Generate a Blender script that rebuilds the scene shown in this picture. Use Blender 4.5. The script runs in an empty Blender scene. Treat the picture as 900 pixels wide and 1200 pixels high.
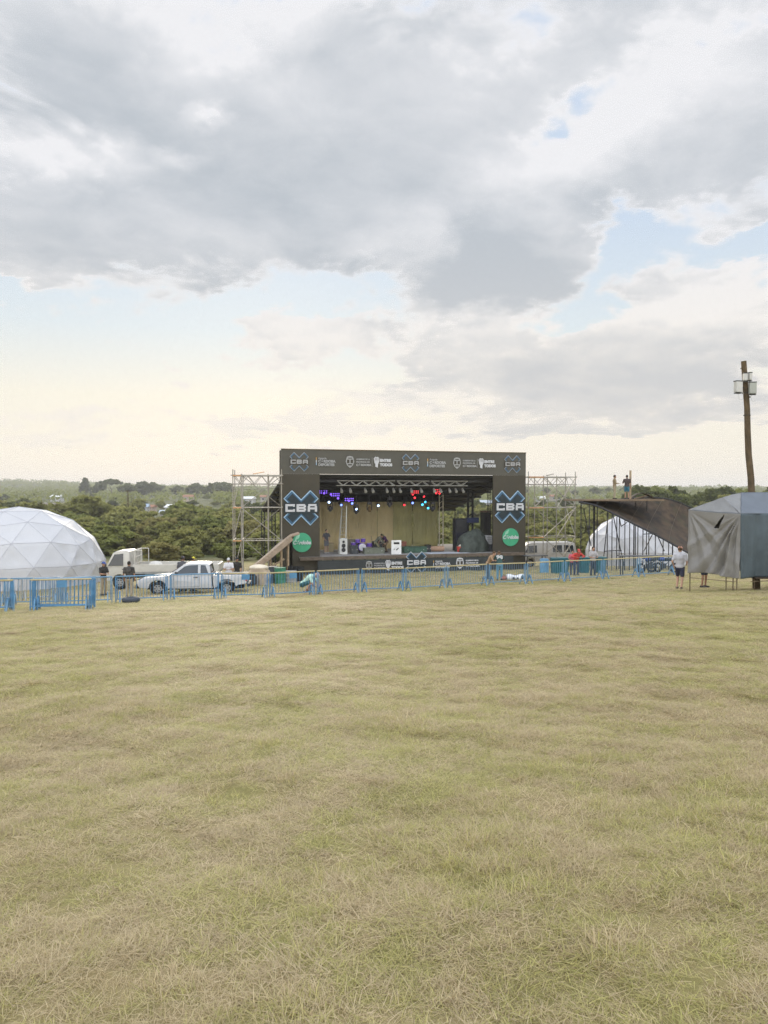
import bpy, bmesh, math, random
import numpy as np
from mathutils import Vector, Matrix, Quaternion
random.seed(7); rng = np.random.default_rng(11)
SC = bpy.context.scene
COL = SC.collection
R = math.radians
HOR, FPX = 578.0, 900.0          # photo row of the eye level, focal length in photo pixels

# ------------------------------------------------------------------ terrain
_k = np.array([(-80, 1.2), (0, -1.7), (27, -3.78), (32, -4.30), (38, -4.80), (44, -5.15), (55, -5.66), (65, -6.15), (80, -7.0),
               (100, -8.0), (150, -8.8), (250, -8.3), (400, -6.2), (600, -3.6), (900, -0.5), (1300, 2.2), (2000, 5.5), (3000, 8)])
_ty = np.arange(-80, 3000, 0.5)
_tz = np.interp(_ty, _k[:, 0], _k[:, 1])
_tz = np.convolve(np.pad(_tz, 8, mode='edge'), np.ones(17) / 17, mode='valid')

def ss(a, b, x):
    t = np.clip((x - a) / (b - a), 0, 1)
    return t * t * (3 - 2 * t)

def gh(x, y):
    """height of the ground at x, y (arrays or numbers); the eye is at z = 0"""
    x = np.asarray(x, float); y = np.asarray(y, float)
    z = np.interp(y, _ty, _tz)
    z = z + 0.025 * np.clip(x, -30, 30) * np.interp(y, [0, 30, 43, 60, 90], [1, 1, 1.15, .2, 0])
    d = np.maximum(y, 1.0)
    az = x / d
    z = z + 2.6 * np.exp(-((az - .42) / .17) ** 2) * ss(85, 130, y) * (1 - ss(260, 420, y))
    z = z + 15 * np.exp(-((az + .50) / .2) ** 2) * ss(900, 1500, y)
    z = z + 5 * np.exp(-((az - .12) / .25) ** 2) * ss(1100, 1900, y)
    near = 1 - ss(30, 60, y)
    z = z + near * (.028 * np.sin(x * 1.7 + 1.3 * np.sin(y * .9)) * np.sin(y * 1.9 + .6 * x) + .02 * np.sin(3.7 * x + 2.1 * y) * np.sin(4.3 * y - 1.1 * x)
                    + .05 * np.sin(.55 * x + .3) * np.sin(.47 * y + .2 * x))
    return z

def g(x, y): return float(gh(x, y))
def X(px, Y): return (px - 450.0) / FPX * Y
def Z(py, Y): return (HOR - py) / FPX * Y
def P(px, py, Y): return Vector((X(px, Y), Y, Z(py, Y)))
def G(px, Y):
    x = X(px, Y); return Vector((x, Y, g(x, Y)))

# ------------------------------------------------------------------ mesh builder
class MB:
    def __init__(s): s.v = []; s.f = []
    def add(s, vs, fs):
        o = len(s.v); s.v += [tuple(p) for p in vs]; s.f += [tuple(i + o for i in f) for f in fs]; return s
    def box(s, c, d, rot=None):
        c = Vector(c); h = Vector(d) / 2
        vs = []
        for sx, sy, sz in ((-1,-1,-1),(1,-1,-1),(1,1,-1),(-1,1,-1),(-1,-1,1),(1,-1,1),(1,1,1),(-1,1,1)):
            p = Vector((sx*h.x, sy*h.y, sz*h.z))
            if rot is not None: p = rot @ p
            vs.append(c + p)
        return s.add(vs, [(0,3,2,1),(4,5,6,7),(0,1,5,4),(1,2,6,5),(2,3,7,6),(3,0,4,7)])
    def bb(s, a, b):
        a = Vector(a); b = Vector(b); return s.box((a+b)/2, (abs(b.x-a.x), abs(b.y-a.y), abs(b.z-a.z)))
    def bar(s, p, q, a, b=None):
        p = Vector(p); q = Vector(q); d = q - p; L = d.length
        if L < 1e-6: return s
        rot = d.to_track_quat('Z', 'Y'); return s.box((p+q)/2, (a, b or a, L), rot)
    def tube(s, p, q, r0, r1=None, n=8):
        p = Vector(p); q = Vector(q); r1 = r0 if r1 is None else r1
        rot = (q - p).to_track_quat('Z', 'Y'); vs = []
        for c, r in ((p, r0), (q, r1)):
            for i in range(n):
                a = 2*math.pi*i/n; vs.append(c + rot @ Vector((r*math.cos(a), r*math.sin(a), 0)))
        fs = [(i, (i+1) % n, n+(i+1) % n, n+i) for i in range(n)] + [tuple(range(n-1, -1, -1)), tuple(range(n, 2*n))]
        return s.add(vs, fs)
    def path(s, pts, r, n=6):
        """one continuous swept tube"""
        pts = [Vector(p) for p in pts]; vs = []; m = len(pts)
        for k, p in enumerate(pts):
            d = (pts[min(k+1, m-1)] - pts[max(k-1, 0)]).normalized(); rot = d.to_track_quat('Z', 'Y')
            rr = r[k] if isinstance(r, (list, tuple)) else r
            for i in range(n):
                a = 2*math.pi*i/n; vs.append(p + rot @ Vector((rr*math.cos(a), rr*math.sin(a), 0)))
        fs = [(k*n+i, k*n+(i+1) % n, (k+1)*n+(i+1) % n, (k+1)*n+i) for k in range(m-1) for i in range(n)]
        fs += [tuple(range(n-1, -1, -1)), tuple(range((m-1)*n, m*n))]
        return s.add(vs, fs)
    def ell(s, c, r, rot=None, nu=14, nv=9, zmin=-1.0):
        c = Vector(c); vs = []; fs = []
        t0 = math.asin(zmin) if zmin > -1 else -math.pi/2
        for j in range(nv+1):
            t = t0 + (math.pi/2 - t0)*j/nv
            for i in range(nu):
                a = 2*math.pi*i/nu
                p = Vector((r[0]*math.cos(t)*math.cos(a), r[1]*math.cos(t)*math.sin(a), r[2]*math.sin(t)))
                if rot is not None: p = rot @ p
                vs.append(c + p)
        for j in range(nv):
            for i in range(nu): fs.append((j*nu+i, j*nu+(i+1) % nu, (j+1)*nu+(i+1) % nu, (j+1)*nu+i))
        fs.append(tuple(range(nu-1, -1, -1)))
        return s.add(vs, fs)
    def capsule(s, p, q, r0, r1, n=10):
        p = Vector(p); q = Vector(q); d = (q-p); rot = d.to_track_quat('Z', 'Y') if d.length > 1e-6 else Quaternion()
        vs = []; fs = []; rings = []
        for t in (-90, -60, -30, 0): rings.append((p, r0, R(t)))
        for t in (0, 30, 60, 90): rings.append((q, r1, R(t)))
        for c, r, t in rings:
            for i in range(n):
                a = 2*math.pi*i/n; vs.append(c + rot @ Vector((r*math.cos(t)*math.cos(a), r*math.cos(t)*math.sin(a), r*math.sin(t))))
        m = len(rings)
        for j in range(m-1):
            for i in range(n): fs.append((j*n+i, j*n+(i+1) % n, (j+1)*n+(i+1) % n, (j+1)*n+i))
        return s.add(vs, fs)
    def prism(s, pts, o, ax, ay, az):
        """polygon pts (2D, along ax, ay) extruded by the vector az from the origin o"""
        o = Vector(o); ax = Vector(ax); ay = Vector(ay); az = Vector(az); n = len(pts)
        vs = [o + ax*a + ay*b for a, b in pts] + [o + ax*a + ay*b + az for a, b in pts]
        return s.add(vs, [tuple(range(n-1, -1, -1)), tuple(range(n, 2*n))] + [(i, (i+1) % n, n+(i+1) % n, n+i) for i in range(n)])
    def torus(s, c, R0, r, axis='Y', n=20, m=8, flat=1.0):
        c = Vector(c); vs = []; fs = []
        for i in range(n):
            a = 2*math.pi*i/n
            for j in range(m):
                b = 2*math.pi*j/m
                rr = R0 + r*math.cos(b); w = r*flat*math.sin(b)
                p = {'Y': (rr*math.cos(a), w, rr*math.sin(a)), 'Z': (rr*math.cos(a), rr*math.sin(a), w), 'X': (w, rr*math.cos(a), rr*math.sin(a))}[axis]
                vs.append(c + Vector(p))
        for i in range(n):
            for j in range(m): fs.append((i*m+j, ((i+1) % n)*m+j, ((i+1) % n)*m+(j+1) % m, i*m+(j+1) % m))
        return s.add(vs, fs)
    def grid(s, fn, nu, nv, thick=None):
        """surface fn(u, v) in 0..1; thick = a vector or fn(u,v)->vector gives it a back side"""
        vs = [Vector(fn(i/nu, j/nv)) for j in range(nv+1) for i in range(nu+1)]; w = nu+1
        fs = [(j*w+i, j*w+i+1, (j+1)*w+i+1, (j+1)*w+i) for j in range(nv) for i in range(nu)]
        if thick is not None:
            n = len(vs)
            vs2 = [vs[j*w+i] + (Vector(thick(i/nu, j/nv)) if callable(thick) else Vector(thick)) for j in range(nv+1) for i in range(nu+1)]
            fs = fs + [tuple(n+k for k in reversed(f)) for f in fs]
            edge = [(i, i+1) for i in range(nu)] + [(nv*w+i+1, nv*w+i) for i in range(nu)] + [((j+1)*w, j*w) for j in range(nv)] + [(j*w+nu, (j+1)*w+nu) for j in range(nv)]
            fs += [(b, a, n+a, n+b) for a, b in edge]
            vs += vs2
        return s.add(vs, fs)
    def build(s, name, material, parent=None, smooth=False, bevel=0.0, loc=None, fix=True):
        me = bpy.data.meshes.new(name); me.from_pydata(s.v, [], s.f)
        if fix or bevel:
            bm = bmesh.new(); bm.from_mesh(me)
            bmesh.ops.remove_doubles(bm, verts=bm.verts, dist=1e-5)
            bmesh.ops.recalc_face_normals(bm, faces=bm.faces)
            if bevel:
                es = [e for e in bm.edges if len(e.link_faces) == 2 and e.calc_face_angle(0) > R(28)]
                bmesh.ops.bevel(bm, geom=es, offset=bevel, segments=2, affect='EDGES', profile=.6, clamp_overlap=True)
            bm.to_mesh(me); bm.free()
        if smooth:
            me.polygons.foreach_set('use_smooth', [True]*len(me.polygons))
            if smooth == 'auto':
                try: me.set_sharp_from_angle(angle=R(38))
                except Exception: pass
        me.materials.append(material)
        o = bpy.data.objects.new(name, me); COL.objects.link(o)
        if parent: o.parent = parent
        if loc is not None: o.location = loc
        return o

def tag(o, label=None, cat=None, group=None, kind=None):
    if label: o['label'] = label
    if cat: o['category'] = cat
    if group: o['group'] = group
    if kind: o['kind'] = kind
    return o
def thing(name, label, cat, loc=(0,0,0), rz=0.0, group=None):
    o = bpy.data.objects.new(name, None); COL.objects.link(o); o.empty_display_size = .2
    o.location = loc; o.rotation_euler = (0, 0, rz); return tag(o, label, cat, group)
def kids(o): return list(o.children)
def dup(o, loc=None, rz=None, label=None, group=None, scale=None, parent=None):
    c = o.copy(); COL.objects.link(c)
    if parent: c.parent = parent
    if loc is not None: c.location = loc
    if rz is not None: c.rotation_euler = (c.rotation_euler.x, c.rotation_euler.y, rz)
    if scale is not None: c.scale = scale
    if label: c['label'] = label
    if group: c['group'] = group
    for ch in CH.get(o.name, None) or kids(o): dup(ch, parent=c)
    return c
CH = {}

# ------------------------------------------------------------------ materials
def nt_new(m):
    m.use_nodes = True; nt = m.node_tree; nt.nodes.clear(); return nt
class NG:
    """tiny helper that writes node maths"""
    def __init__(s, nt): s.nt = nt
    def n(s, t, **k):
        nd = s.nt.nodes.new(t)
        for a, b in k.items(): setattr(nd, a, b)
        return nd
    def set(s, sock, v):
        if hasattr(v, 'default_value') or isinstance(v, bpy.types.NodeSocket): s.nt.links.new(v, sock)
        else: sock.default_value = v
    def m(s, op, a, b=None, c=None, clamp=False):
        nd = s.n('ShaderNodeMath', operation=op); nd.use_clamp = clamp
        s.set(nd.inputs[0], a)
        if b is not None: s.set(nd.inputs[1], b)
        if c is not None: s.set(nd.inputs[2], c)
        return nd.outputs[0]
    def sm(s, v, a, b, lo=0.0, hi=1.0, t='SMOOTHSTEP'):
        nd = s.n('ShaderNodeMapRange', interpolation_type=t)
        s.set(nd.inputs[0], v); s.set(nd.inputs[1], a); s.set(nd.inputs[2], b); s.set(nd.inputs[3], lo); s.set(nd.inputs[4], hi)
        return nd.outputs[0]
    def mix(s, f, a, b, mode='MIX'):
        nd = s.n('ShaderNodeMix', data_type='RGBA', blend_type=mode)
        s.set(nd.inputs[0], f)
        for i, v in ((6, a), (7, b)):
            s.set(nd.inputs[i], (*v, 1) if isinstance(v, tuple) and len(v) == 3 else v)
        return nd.outputs[2]
    def noise(s, vec, scale, detail=4, rough=.55, dist=0.0, dim='3D'):
        nd = s.n('ShaderNodeTexNoise', noise_dimensions=dim)
        if vec is not None: s.set(nd.inputs['Vector'], vec)
        s.set(nd.inputs['Scale'], scale); nd.inputs['Detail'].default_value = detail
        nd.inputs['Roughness'].default_value = rough; nd.inputs['Distortion'].default_value = dist
        return nd.outputs[0]
MATS = {}
def mat(name, col, rough=.6, metal=0.0, var=.14, scale=3.0, bump=.0, bscale=40.0, emit=None, estr=0.0, trans=0.0, dirt=None, spec=.4):
    if name in MATS: return MATS[name]
    m = bpy.data.materials.new(name); nt = nt_new(m); q = NG(nt)
    out = q.n('ShaderNodeOutputMaterial'); bs = q.n('ShaderNodeBsdfPrincipled')
    tc = q.n('ShaderNodeTexCoord'); vec = tc.outputs['Object']
    n1 = q.noise(vec, scale, 5, .6)
    lo = tuple(c*(1-var) for c in col); hi = tuple(min(1, c*(1+var)) for c in col)
    c = q.mix(q.sm(n1, .3, .7), lo, hi)
    if dirt:
        n2 = q.noise(vec, scale*.6, 6, .65, .4); c = q.mix(q.sm(n2, .52, .74, 0, .7), c, dirt)
    q.set(bs.inputs['Base Color'], c)
    q.set(bs.inputs['Roughness'], q.sm(n1, .2, .8, max(.05, rough-.08), min(1, rough+.08)))
    bs.inputs['Metallic'].default_value = metal
    bs.inputs['Specular IOR Level'].default_value = spec
    if bump:
        b = q.n('ShaderNodeBump'); b.inputs['Strength'].default_value = bump; b.inputs['Distance'].default_value = .02
        q.set(b.inputs['Height'], q.noise(vec, bscale, 5, .6)); q.set(bs.inputs['Normal'], b.outputs[0])
    if emit:
        bs.inputs['Emission Color'].default_value = (*emit, 1); bs.inputs['Emission Strength'].default_value = estr
    if trans:
        t = q.n('ShaderNodeBsdfTranslucent'); q.set(t.inputs['Color'], c)
        mx = q.n('ShaderNodeMixShader'); mx.inputs[0].default_value = trans
        nt.links.new(bs.outputs[0], mx.inputs[1]); nt.links.new(t.outputs[0], mx.inputs[2]); nt.links.new(mx.outputs[0], out.inputs[0])
    else: nt.links.new(bs.outputs[0], out.inputs[0])
    MATS[name] = m; return m

def to_mesh_obj(tmp, name, material, parent):
    bpy.context.view_layer.update()
    dg = bpy.context.evaluated_depsgraph_get()
    me = bpy.data.meshes.new_from_object(tmp.evaluated_get(dg), depsgraph=dg); me.name = name
    me.materials.clear(); me.materials.append(material)
    old = tmp.data; t = tmp.type
    bpy.data.objects.remove(tmp)
    o = bpy.data.objects.new(name, me); COL.objects.link(o)
    if parent: o.parent = parent
    return o
def remesh(mb, name, material, parent, vox):
    o = mb.build('tmp_shape', material)
    md = o.modifiers.new('r', 'REMESH'); md.mode = 'VOXEL'; md.voxel_size = vox; md.use_smooth_shade = True
    sm = o.modifiers.new('s', 'SMOOTH'); sm.factor = .5; sm.iterations = 2
    return to_mesh_obj(o, name, material, parent)
def text(body, size, material, parent, name='lettering', bold=0.0, shear=0.0, xs=1.0, depth=.01, align='LEFT', space=1.0):
    cu = bpy.data.curves.new('t', 'FONT'); cu.body = body; cu.size = size; cu.offset = bold; cu.shear = shear
    cu.extrude = depth; cu.align_x = align; cu.align_y = 'BOTTOM_BASELINE'; cu.resolution_u = 3; cu.space_character = space
    o = bpy.data.objects.new('t', cu); COL.objects.link(o)
    r = to_mesh_obj(o, name, material, None)
    # lay it upright: text plane x, z; facing -y
    me = r.data; co = np.empty(len(me.vertices)*3); me.vertices.foreach_get('co', co); co = co.reshape(-1, 3)
    co = np.stack([co[:, 0]*xs, -co[:, 2], co[:, 1]], 1); me.vertices.foreach_set('co', co.ravel()); me.update()
    if parent: r.parent = parent
    return r
# ------------------------------------------------------------------ camera, render
cam = bpy.data.cameras.new('camera'); co = bpy.data.objects.new('camera', cam); COL.objects.link(co); SC.camera = co
cam.sensor_fit = 'VERTICAL'; cam.sensor_height = 36; cam.lens = 36 * FPX / 1200; cam.clip_start = .05; cam.clip_end = 9000
co.location = (0, 0, 0); co.rotation_euler = (R(90) - math.atan((600 - HOR) / FPX), 0, 0)
SC.view_settings.view_transform = 'Standard'; SC.view_settings.look = 'None'; SC.view_settings.gamma = 1; SC.view_settings.exposure = 0
SC.cycles.use_denoising = True
SC.cycles.denoising_input_passes = 'RGB_ALBEDO_NORMAL'; SC.cycles.denoising_prefilter = 'FAST'
SC.cycles.use_adaptive_sampling = True; SC.cycles.adaptive_threshold = .012; SC.cycles.adaptive_min_samples = 16
try: SC.cycles.denoiser = 'OPENIMAGEDENOISE'
except Exception: pass
SC.cycles.max_bounces = 6; SC.cycles.diffuse_bounces = 3; SC.cycles.glossy_bounces = 2; SC.cycles.transmission_bounces = 4; SC.cycles.volume_bounces = 0
SC.cycles.transparent_max_bounces = 8; SC.cycles.sample_clamp_indirect = 4

# ------------------------------------------------------------------ sun and sky
SUN_EL, SUN_AZ = 17.0, -9.0        # low behind the clouds beyond the stage
sd = bpy.data.lights.new('sun', 'SUN'); sd.energy = 2.2; sd.angle = R(20); sd.color = (1, .88, .7)
so = bpy.data.objects.new('sun', sd); COL.objects.link(so)
to_sun = Vector((math.sin(R(SUN_AZ))*math.cos(R(SUN_EL)), math.cos(R(SUN_AZ))*math.cos(R(SUN_EL)), math.sin(R(SUN_EL))))
so.rotation_euler = to_sun.to_track_quat('Z', 'Y').to_euler(); so.location = (0, -5, 60)

W = bpy.data.worlds.new('World'); SC.world = W; W.use_nodes = True; nt = W.node_tree; nt.nodes.clear(); q = NG(nt)
out = q.n('ShaderNodeOutputWorld'); bg = q.n('ShaderNodeBackground'); bg.inputs['Strength'].default_value = .1
sky = q.n('ShaderNodeTexSky', sky_type='NISHITA'); sky.sun_disc = False; sky.sun_elevation = R(SUN_EL); sky.sun_rotation = R(SUN_AZ)
sky.air_density = 1; sky.dust_density = 1; sky.ozone_density = 1
tc = q.n('ShaderNodeTexCoord'); vec = tc.outputs['Generated']
sx = q.n('ShaderNodeSeparateXYZ'); q.set(sx.inputs[0], vec); dx, dy, dz = sx.outputs
az = q.m('ARCTAN2', dx, dy); el = q.m('ARCSINE', dz)
# cloud sheet coordinates: flattened towards the horizon
den = q.m('ADD', q.m('MAXIMUM', dz, 0.0), .20)
cv = q.n('ShaderNodeCombineXYZ'); q.set(cv.inputs[0], q.m('DIVIDE', dx, den)); q.set(cv.inputs[1], q.m('DIVIDE', dy, den)); cv.inputs[2].default_value = 3.7
wn = q.n('ShaderNodeTexNoise'); q.set(wn.inputs['Vector'], cv.outputs[0]); wn.inputs['Scale'].default_value = 1.3; wn.inputs['Detail'].default_value = 3
wv = q.n('ShaderNodeVectorMath', operation='MULTIPLY_ADD'); q.set(wv.inputs[0], wn.outputs['Color']); wv.inputs[1].default_value = (.55, .55, .2); q.set(wv.inputs[2], cv.outputs[0])
fb = q.noise(wv.outputs[0], 1.15, 8, .58)
fine = q.noise(wv.outputs[0], 4.6, 8, .66)
mid = q.noise(wv.outputs[0], 2.0, 7, .55)
big = q.noise(wv.outputs[0], .7, 3, .5)
# where the big masses and the gaps lie in the sky (azimuth, elevation), with a ragged edge
jag = q.n('ShaderNodeTexNoise'); q.set(jag.inputs['Vector'], cv.outputs[0]); jag.inputs['Scale'].default_value = 3.2; jag.inputs['Detail'].default_value = 8; jag.inputs['Roughness'].default_value = .66
jc = q.n('ShaderNodeSeparateXYZ'); q.set(jc.inputs[0], jag.outputs['Color'])
azj = q.m('MULTIPLY_ADD', q.m('SUBTRACT', jc.outputs[0], .5), .20, az); elj = q.m('MULTIPLY_ADD', q.m('SUBTRACT', jc.outputs[1], .5), .15, el)
ae = q.n('ShaderNodeCombineXYZ'); q.set(ae.inputs[0], azj); q.set(ae.inputs[1], elj)
def blob(acc, px, py, wx, wy, amp, rot=0.0):
    """adds a soft elliptical patch of sky, centred at an azimuth and elevation, to the running sum acc"""
    a0 = math.atan((px-450)/FPX); e0 = math.atan((HOR-py)/FPX*math.cos(a0))
    mp = q.n('ShaderNodeMapping', vector_type='TEXTURE'); q.set(mp.inputs['Vector'], ae.outputs[0])
    mp.inputs['Location'].default_value = (a0, e0, 0); mp.inputs['Rotation'].default_value = (0, 0, R(rot)); mp.inputs['Scale'].default_value = (1.7*wx/FPX, 1.7*wy/FPX, 1)
    gt = q.n('ShaderNodeTexGradient', gradient_type='SPHERICAL'); q.set(gt.inputs[0], mp.outputs[0])
    return q.m('MULTIPLY_ADD', gt.outputs['Fac'], amp, acc)
BL = [(230, 110, 420, 120, .50, 0), (60, 325, 150, 55, .66, 0), (420, 280, 200, 80, .62, 10), (130, 245, 230, 70, .34, 0), (570, 325, 90, 42, .50, 0), (122, 388, 52, 13, .50, 0),
      (690, 60, 240, 80, .36, 28), (760, 215, 170, 42, .62, 27), (870, 150, 120, 50, .45, 0), (590, 235, 110, 36, .40, 20), (790, 325, 80, 34, .52, 25), (590, 425, 170, 40, .75, 0), (800, 410, 180, 46, .75, 6), (300, 392, 70, 12, .7, 5), (170, 405, 50, 8, .6, 0), (700, 500, 120, 10, .45, 0), (390, 500, 110, 9, .5, 0),
      (345, 408, 58, 24, 1.35, 8), (205, 446, 20, 10, 1.2, 0), (400, 395, 40, 14, .8, 20), (60, 497, 170, 16, .26, -6), (330, 468, 190, 12, .26, 0), (850, 478, 170, 20, .2, 0), (480, 500, 200, 14, .2, 0), (700, 360, 30, 30, .3, 0),
      (25, 342, 42, 10, -.75, -5), (250, 290, 34, 14, -.3, 0), (180, 328, 70, 12, -.55, 15), (258, 140, 12, 7, -.4, 0), (500, 310, 20, 30, -.25, 0),
      (632, 165, 95, 15, -.62, 28), (716, 258, 30, 30, -.85, 30), (815, 165, 12, 9, -.5, 0), (885, 285, 60, 14, -.85, 12), (690, 352, 66, 28, -.75, 35), (640, 390, 70, 10, -.35, 10), (240, 385, 190, 30, -.75, 6),
      (440, 430, 40, 26, -.4, 0), (120, 440, 260, 36, -.42, 0), (550, 120, 80, 20, -.30, 40), (450, 545, 900, 26, -.35, 0), (200, 60, 60, 40, -.15, 0)]
D = q.m('MULTIPLY', q.m('SUBTRACT', fb, .5), 1.15)
D = q.m('ADD', D, q.m('MULTIPLY', q.m('SUBTRACT', fine, .5), 1.0))
puff = q.noise(wv.outputs[0], 11.0, 6, .6)
D = q.m('ADD', D, q.m('MULTIPLY', q.m('SUBTRACT', puff, .5), .42))
for b in BL: D = blob(D, *b)
# away from the photo's part of the sky: broken cloud
front = q.sm(q.m('ABSOLUTE', az), .75, 1.3); D = q.m('ADD', D, q.m('MULTIPLY', front, .18))
D = q.m('ADD', D, q.sm(el, .70, 1.0, 0, .25))
alpha = q.sm(D, .0, .30)
thick = q.sm(D, .06, .50)
lit = q.m('MULTIPLY_ADD', q.m('SUBTRACT', mid, .5), 1.7, q.m('MULTIPLY', thick, .72), clamp=True)
lit = q.m('MULTIPLY_ADD', q.m('SUBTRACT', big, .5), 1.3, lit, clamp=True)
lit = q.m('MULTIPLY_ADD', q.m('SUBTRACT', fine, .5), .8, lit, clamp=True)
lit = q.m('MULTIPLY_ADD', q.m('SUBTRACT', puff, .5), .45, lit, clamp=True)
for b in [(62, 190, 75, 26, -1.0, 4), (350, 18, 80, 22, -.65, 20), (258, 142, 20, 11, -.7, 0), (203, 188, 22, 12, -.6, 0), (30, 340, 60, 18, -.9, 0), (500, 320, 26, 36, -.6, 0), (90, 20, 110, 40, -.25, 0), (215, 60, 40, 50, -.3, 20),
          (640, 175, 150, 26, -.55, 28), (780, 130, 170, 40, -.65, 28), (860, 330, 110, 46, -.75, 25), (560, 385, 120, 14, -.6, 6), (345, 402, 80, 34, -1.0, 0), (100, 497, 260, 30, -.9, 0), (330, 480, 200, 26, -.7, 0), (205, 446, 40, 20, -.8, 0), (740, 375, 160, 14, -.6, 8), (600, 440, 200, 16, .12, 0), (820, 425, 160, 16, .12, 5), (330, 370, 200, 16, -.5, 0), (440, 300, 30, 30, -.3, 0), (800, 250, 120, 30, -.25, 20), (530, 120, 90, 50, -.25, 40),
          (560, 318, 90, 36, .45, 0), (330, 240, 200, 90, .22, 0), (120, 130, 120, 50, .3, 0), (60, 360, 120, 36, .35, 0), (380, 330, 120, 26, .25, 0), (720, 225, 90, 24, .3, 27)]: lit = blob(lit, *b)
lit = q.m('MULTIPLY', q.m('MULTIPLY', lit, 1.0, clamp=True), q.sm(D, .03, .26))
warm = q.sm(el, .02, .36, 1, 0)
white = q.mix(warm, (8.7, 8.75, 9.0), (9.7, 9.0, 7.9))
grey = q.mix(warm, (5.2, 5.65, 6.15), (6.9, 6.8, 6.65))
cloud = q.mix(lit, white, grey)
back = q.m('MULTIPLY', q.sm(dy, .3, -.5, 1.0, 2.2), q.sm(dz, .60, .92, 1.0, 1.7))  # unseen sky behind the camera and overhead brightened, adds light on field and trees
# clear air between the clouds: the physical sky behind a thin bright veil
ramp = q.n('ShaderNodeValToRGB'); q.set(ramp.inputs[0], q.sm(el, 0, .6, 0, 1, 'LINEAR'))
cr = ramp.color_ramp; cr.elements[0].position = 0; cr.elements[0].color = (.90, .85, .77, 1); cr.elements[1].position = 1; cr.elements[1].color = (.55, .67, .86, 1)
for p, c in ((.08, (.945, .885, .77, 1)), (.20, (.935, .895, .775, 1)), (.34, (.74, .82, .86, 1)), (.55, (.62, .73, .87, 1))):
    e = cr.elements.new(p); e.color = c
vm = q.n('ShaderNodeVectorMath', operation='SCALE'); q.set(vm.inputs[0], ramp.outputs[0]); vm.inputs['Scale'].default_value = 10.0
clear = q.mix(.965, sky.outputs[0], vm.outputs[0])
# thin streaks low over the horizon
streak = q.noise(cv.outputs[0], 1.6, 8, .6)
colr = q.mix(alpha, clear, cloud)
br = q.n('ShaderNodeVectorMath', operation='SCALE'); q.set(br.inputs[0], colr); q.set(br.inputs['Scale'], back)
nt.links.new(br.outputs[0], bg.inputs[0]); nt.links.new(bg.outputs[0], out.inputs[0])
W.cycles.sampling_method = 'MANUAL'; W.cycles.sample_map_resolution = 512

# ------------------------------------------------------------------ ground: one sheet to the horizon
def axis(segs):
    r = []
    for a, b, s in segs: r += list(np.arange(a, b, s))
    return np.array(r + [segs[-1][1]])
gy = np.concatenate([axis([(-40, -4, 4), (-4, 14, .22), (14, 40, .45), (40, 100, 1.2), (100, 300, 5), (300, 900, 20), (900, 2600, 60)])])
xp = axis([(0, 9, .25), (9, 22, .5), (22, 60, 2), (60, 200, 7), (200, 700, 30), (700, 1700, 90)])
gx = np.concatenate([-xp[::-1], xp[1:]])
GX, GY = np.meshgrid(gx, gy); GZ = gh(GX, GY)
nx, ny = len(gx), len(gy)
me = bpy.data.meshes.new('ground')
ii = np.arange(nx*ny).reshape(ny, nx)
fc = np.stack([ii[:-1, :-1], ii[:-1, 1:], ii[1:, 1:], ii[1:, :-1]], -1).reshape(-1, 4)
me.vertices.add(nx*ny); me.vertices.foreach_set('co', np.stack([GX, GY, GZ], -1).ravel())
me.loops.add(fc.size); me.loops.foreach_set('vertex_index', fc.ravel().astype(np.int32))
me.polygons.add(len(fc)); me.polygons.foreach_set('loop_start', (np.arange(len(fc))*4).astype(np.int32))
me.update(calc_edges=True); me.polygons.foreach_set('use_smooth', [True]*len(fc))
ground = bpy.data.objects.new('ground', me); COL.objects.link(ground); tag(ground, kind='structure', label='dry grass field sloping down to a wooded valley')

def turf_colour(q):
    """dry straw to dull green, by the place on the field; returns (greenness, tint noise)"""
    ge = q.n('ShaderNodeNewGeometry'); pos = ge.outputs['Position']
    st = q.n('ShaderNodeVectorMath', operation='MULTIPLY'); q.set(st.inputs[0], pos); st.inputs[1].default_value = (1, 1, 0)
    a = q.noise(st.outputs[0], .22, 3, .55, .3); b = q.noise(st.outputs[0], 1.5, 4, .6, .2); c = q.noise(st.outputs[0], 5.5, 3, .6)
    gr = q.m('ADD', q.m('MULTIPLY', a, .7), q.m('ADD', q.m('MULTIPLY', b, .75), q.m('MULTIPLY', c, .55)))
    return q.sm(gr, .74, 1.26), st.outputs[0], b
gm = bpy.data.materials.new('dry_turf'); nt = nt_new(gm); q = NG(nt)
out = q.n('ShaderNodeOutputMaterial'); bs = q.n('ShaderNodeBsdfPrincipled'); bs.inputs['Roughness'].default_value = .95; bs.inputs['Specular IOR Level'].default_value = .1
gr, pos, bn = turf_colour(q)
straw = q.mix(q.noise(pos, 9, 5, .65), (.25, .19, .10), (.42, .34, .19)); green = q.mix(q.noise(pos, 12, 5, .6), (.18, .175, .06), (.32, .30, .11))
c = q.mix(q.m('MULTIPLY', gr, .85), straw, green)
soil = q.sm(q.noise(pos, 2.6, 7, .7, .5), .56, .70, 0, .6); c = q.mix(soil, c, (.25, .185, .11))
ln = q.n('ShaderNodeVectorMath', operation='LENGTH'); q.set(ln.inputs[0], pos)
sy = q.n('ShaderNodeSeparateXYZ'); q.set(sy.inputs[0], pos)
c = q.mix(q.sm(sy.outputs[1], 66, 90), c, (.07, .08, .03))       # the scrubby valley floor
q.set(bs.inputs['Base Color'], c)
bp = q.n('ShaderNodeBump'); bp.inputs['Strength'].default_value = .7; bp.inputs['Distance'].default_value = .05
q.set(bp.inputs['Height'], q.noise(pos, 22, 6, .7)); q.set(bs.inputs['Normal'], bp.outputs[0]); nt.links.new(bs.outputs[0], out.inputs[0])
ground.data.materials.append(gm)

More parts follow.
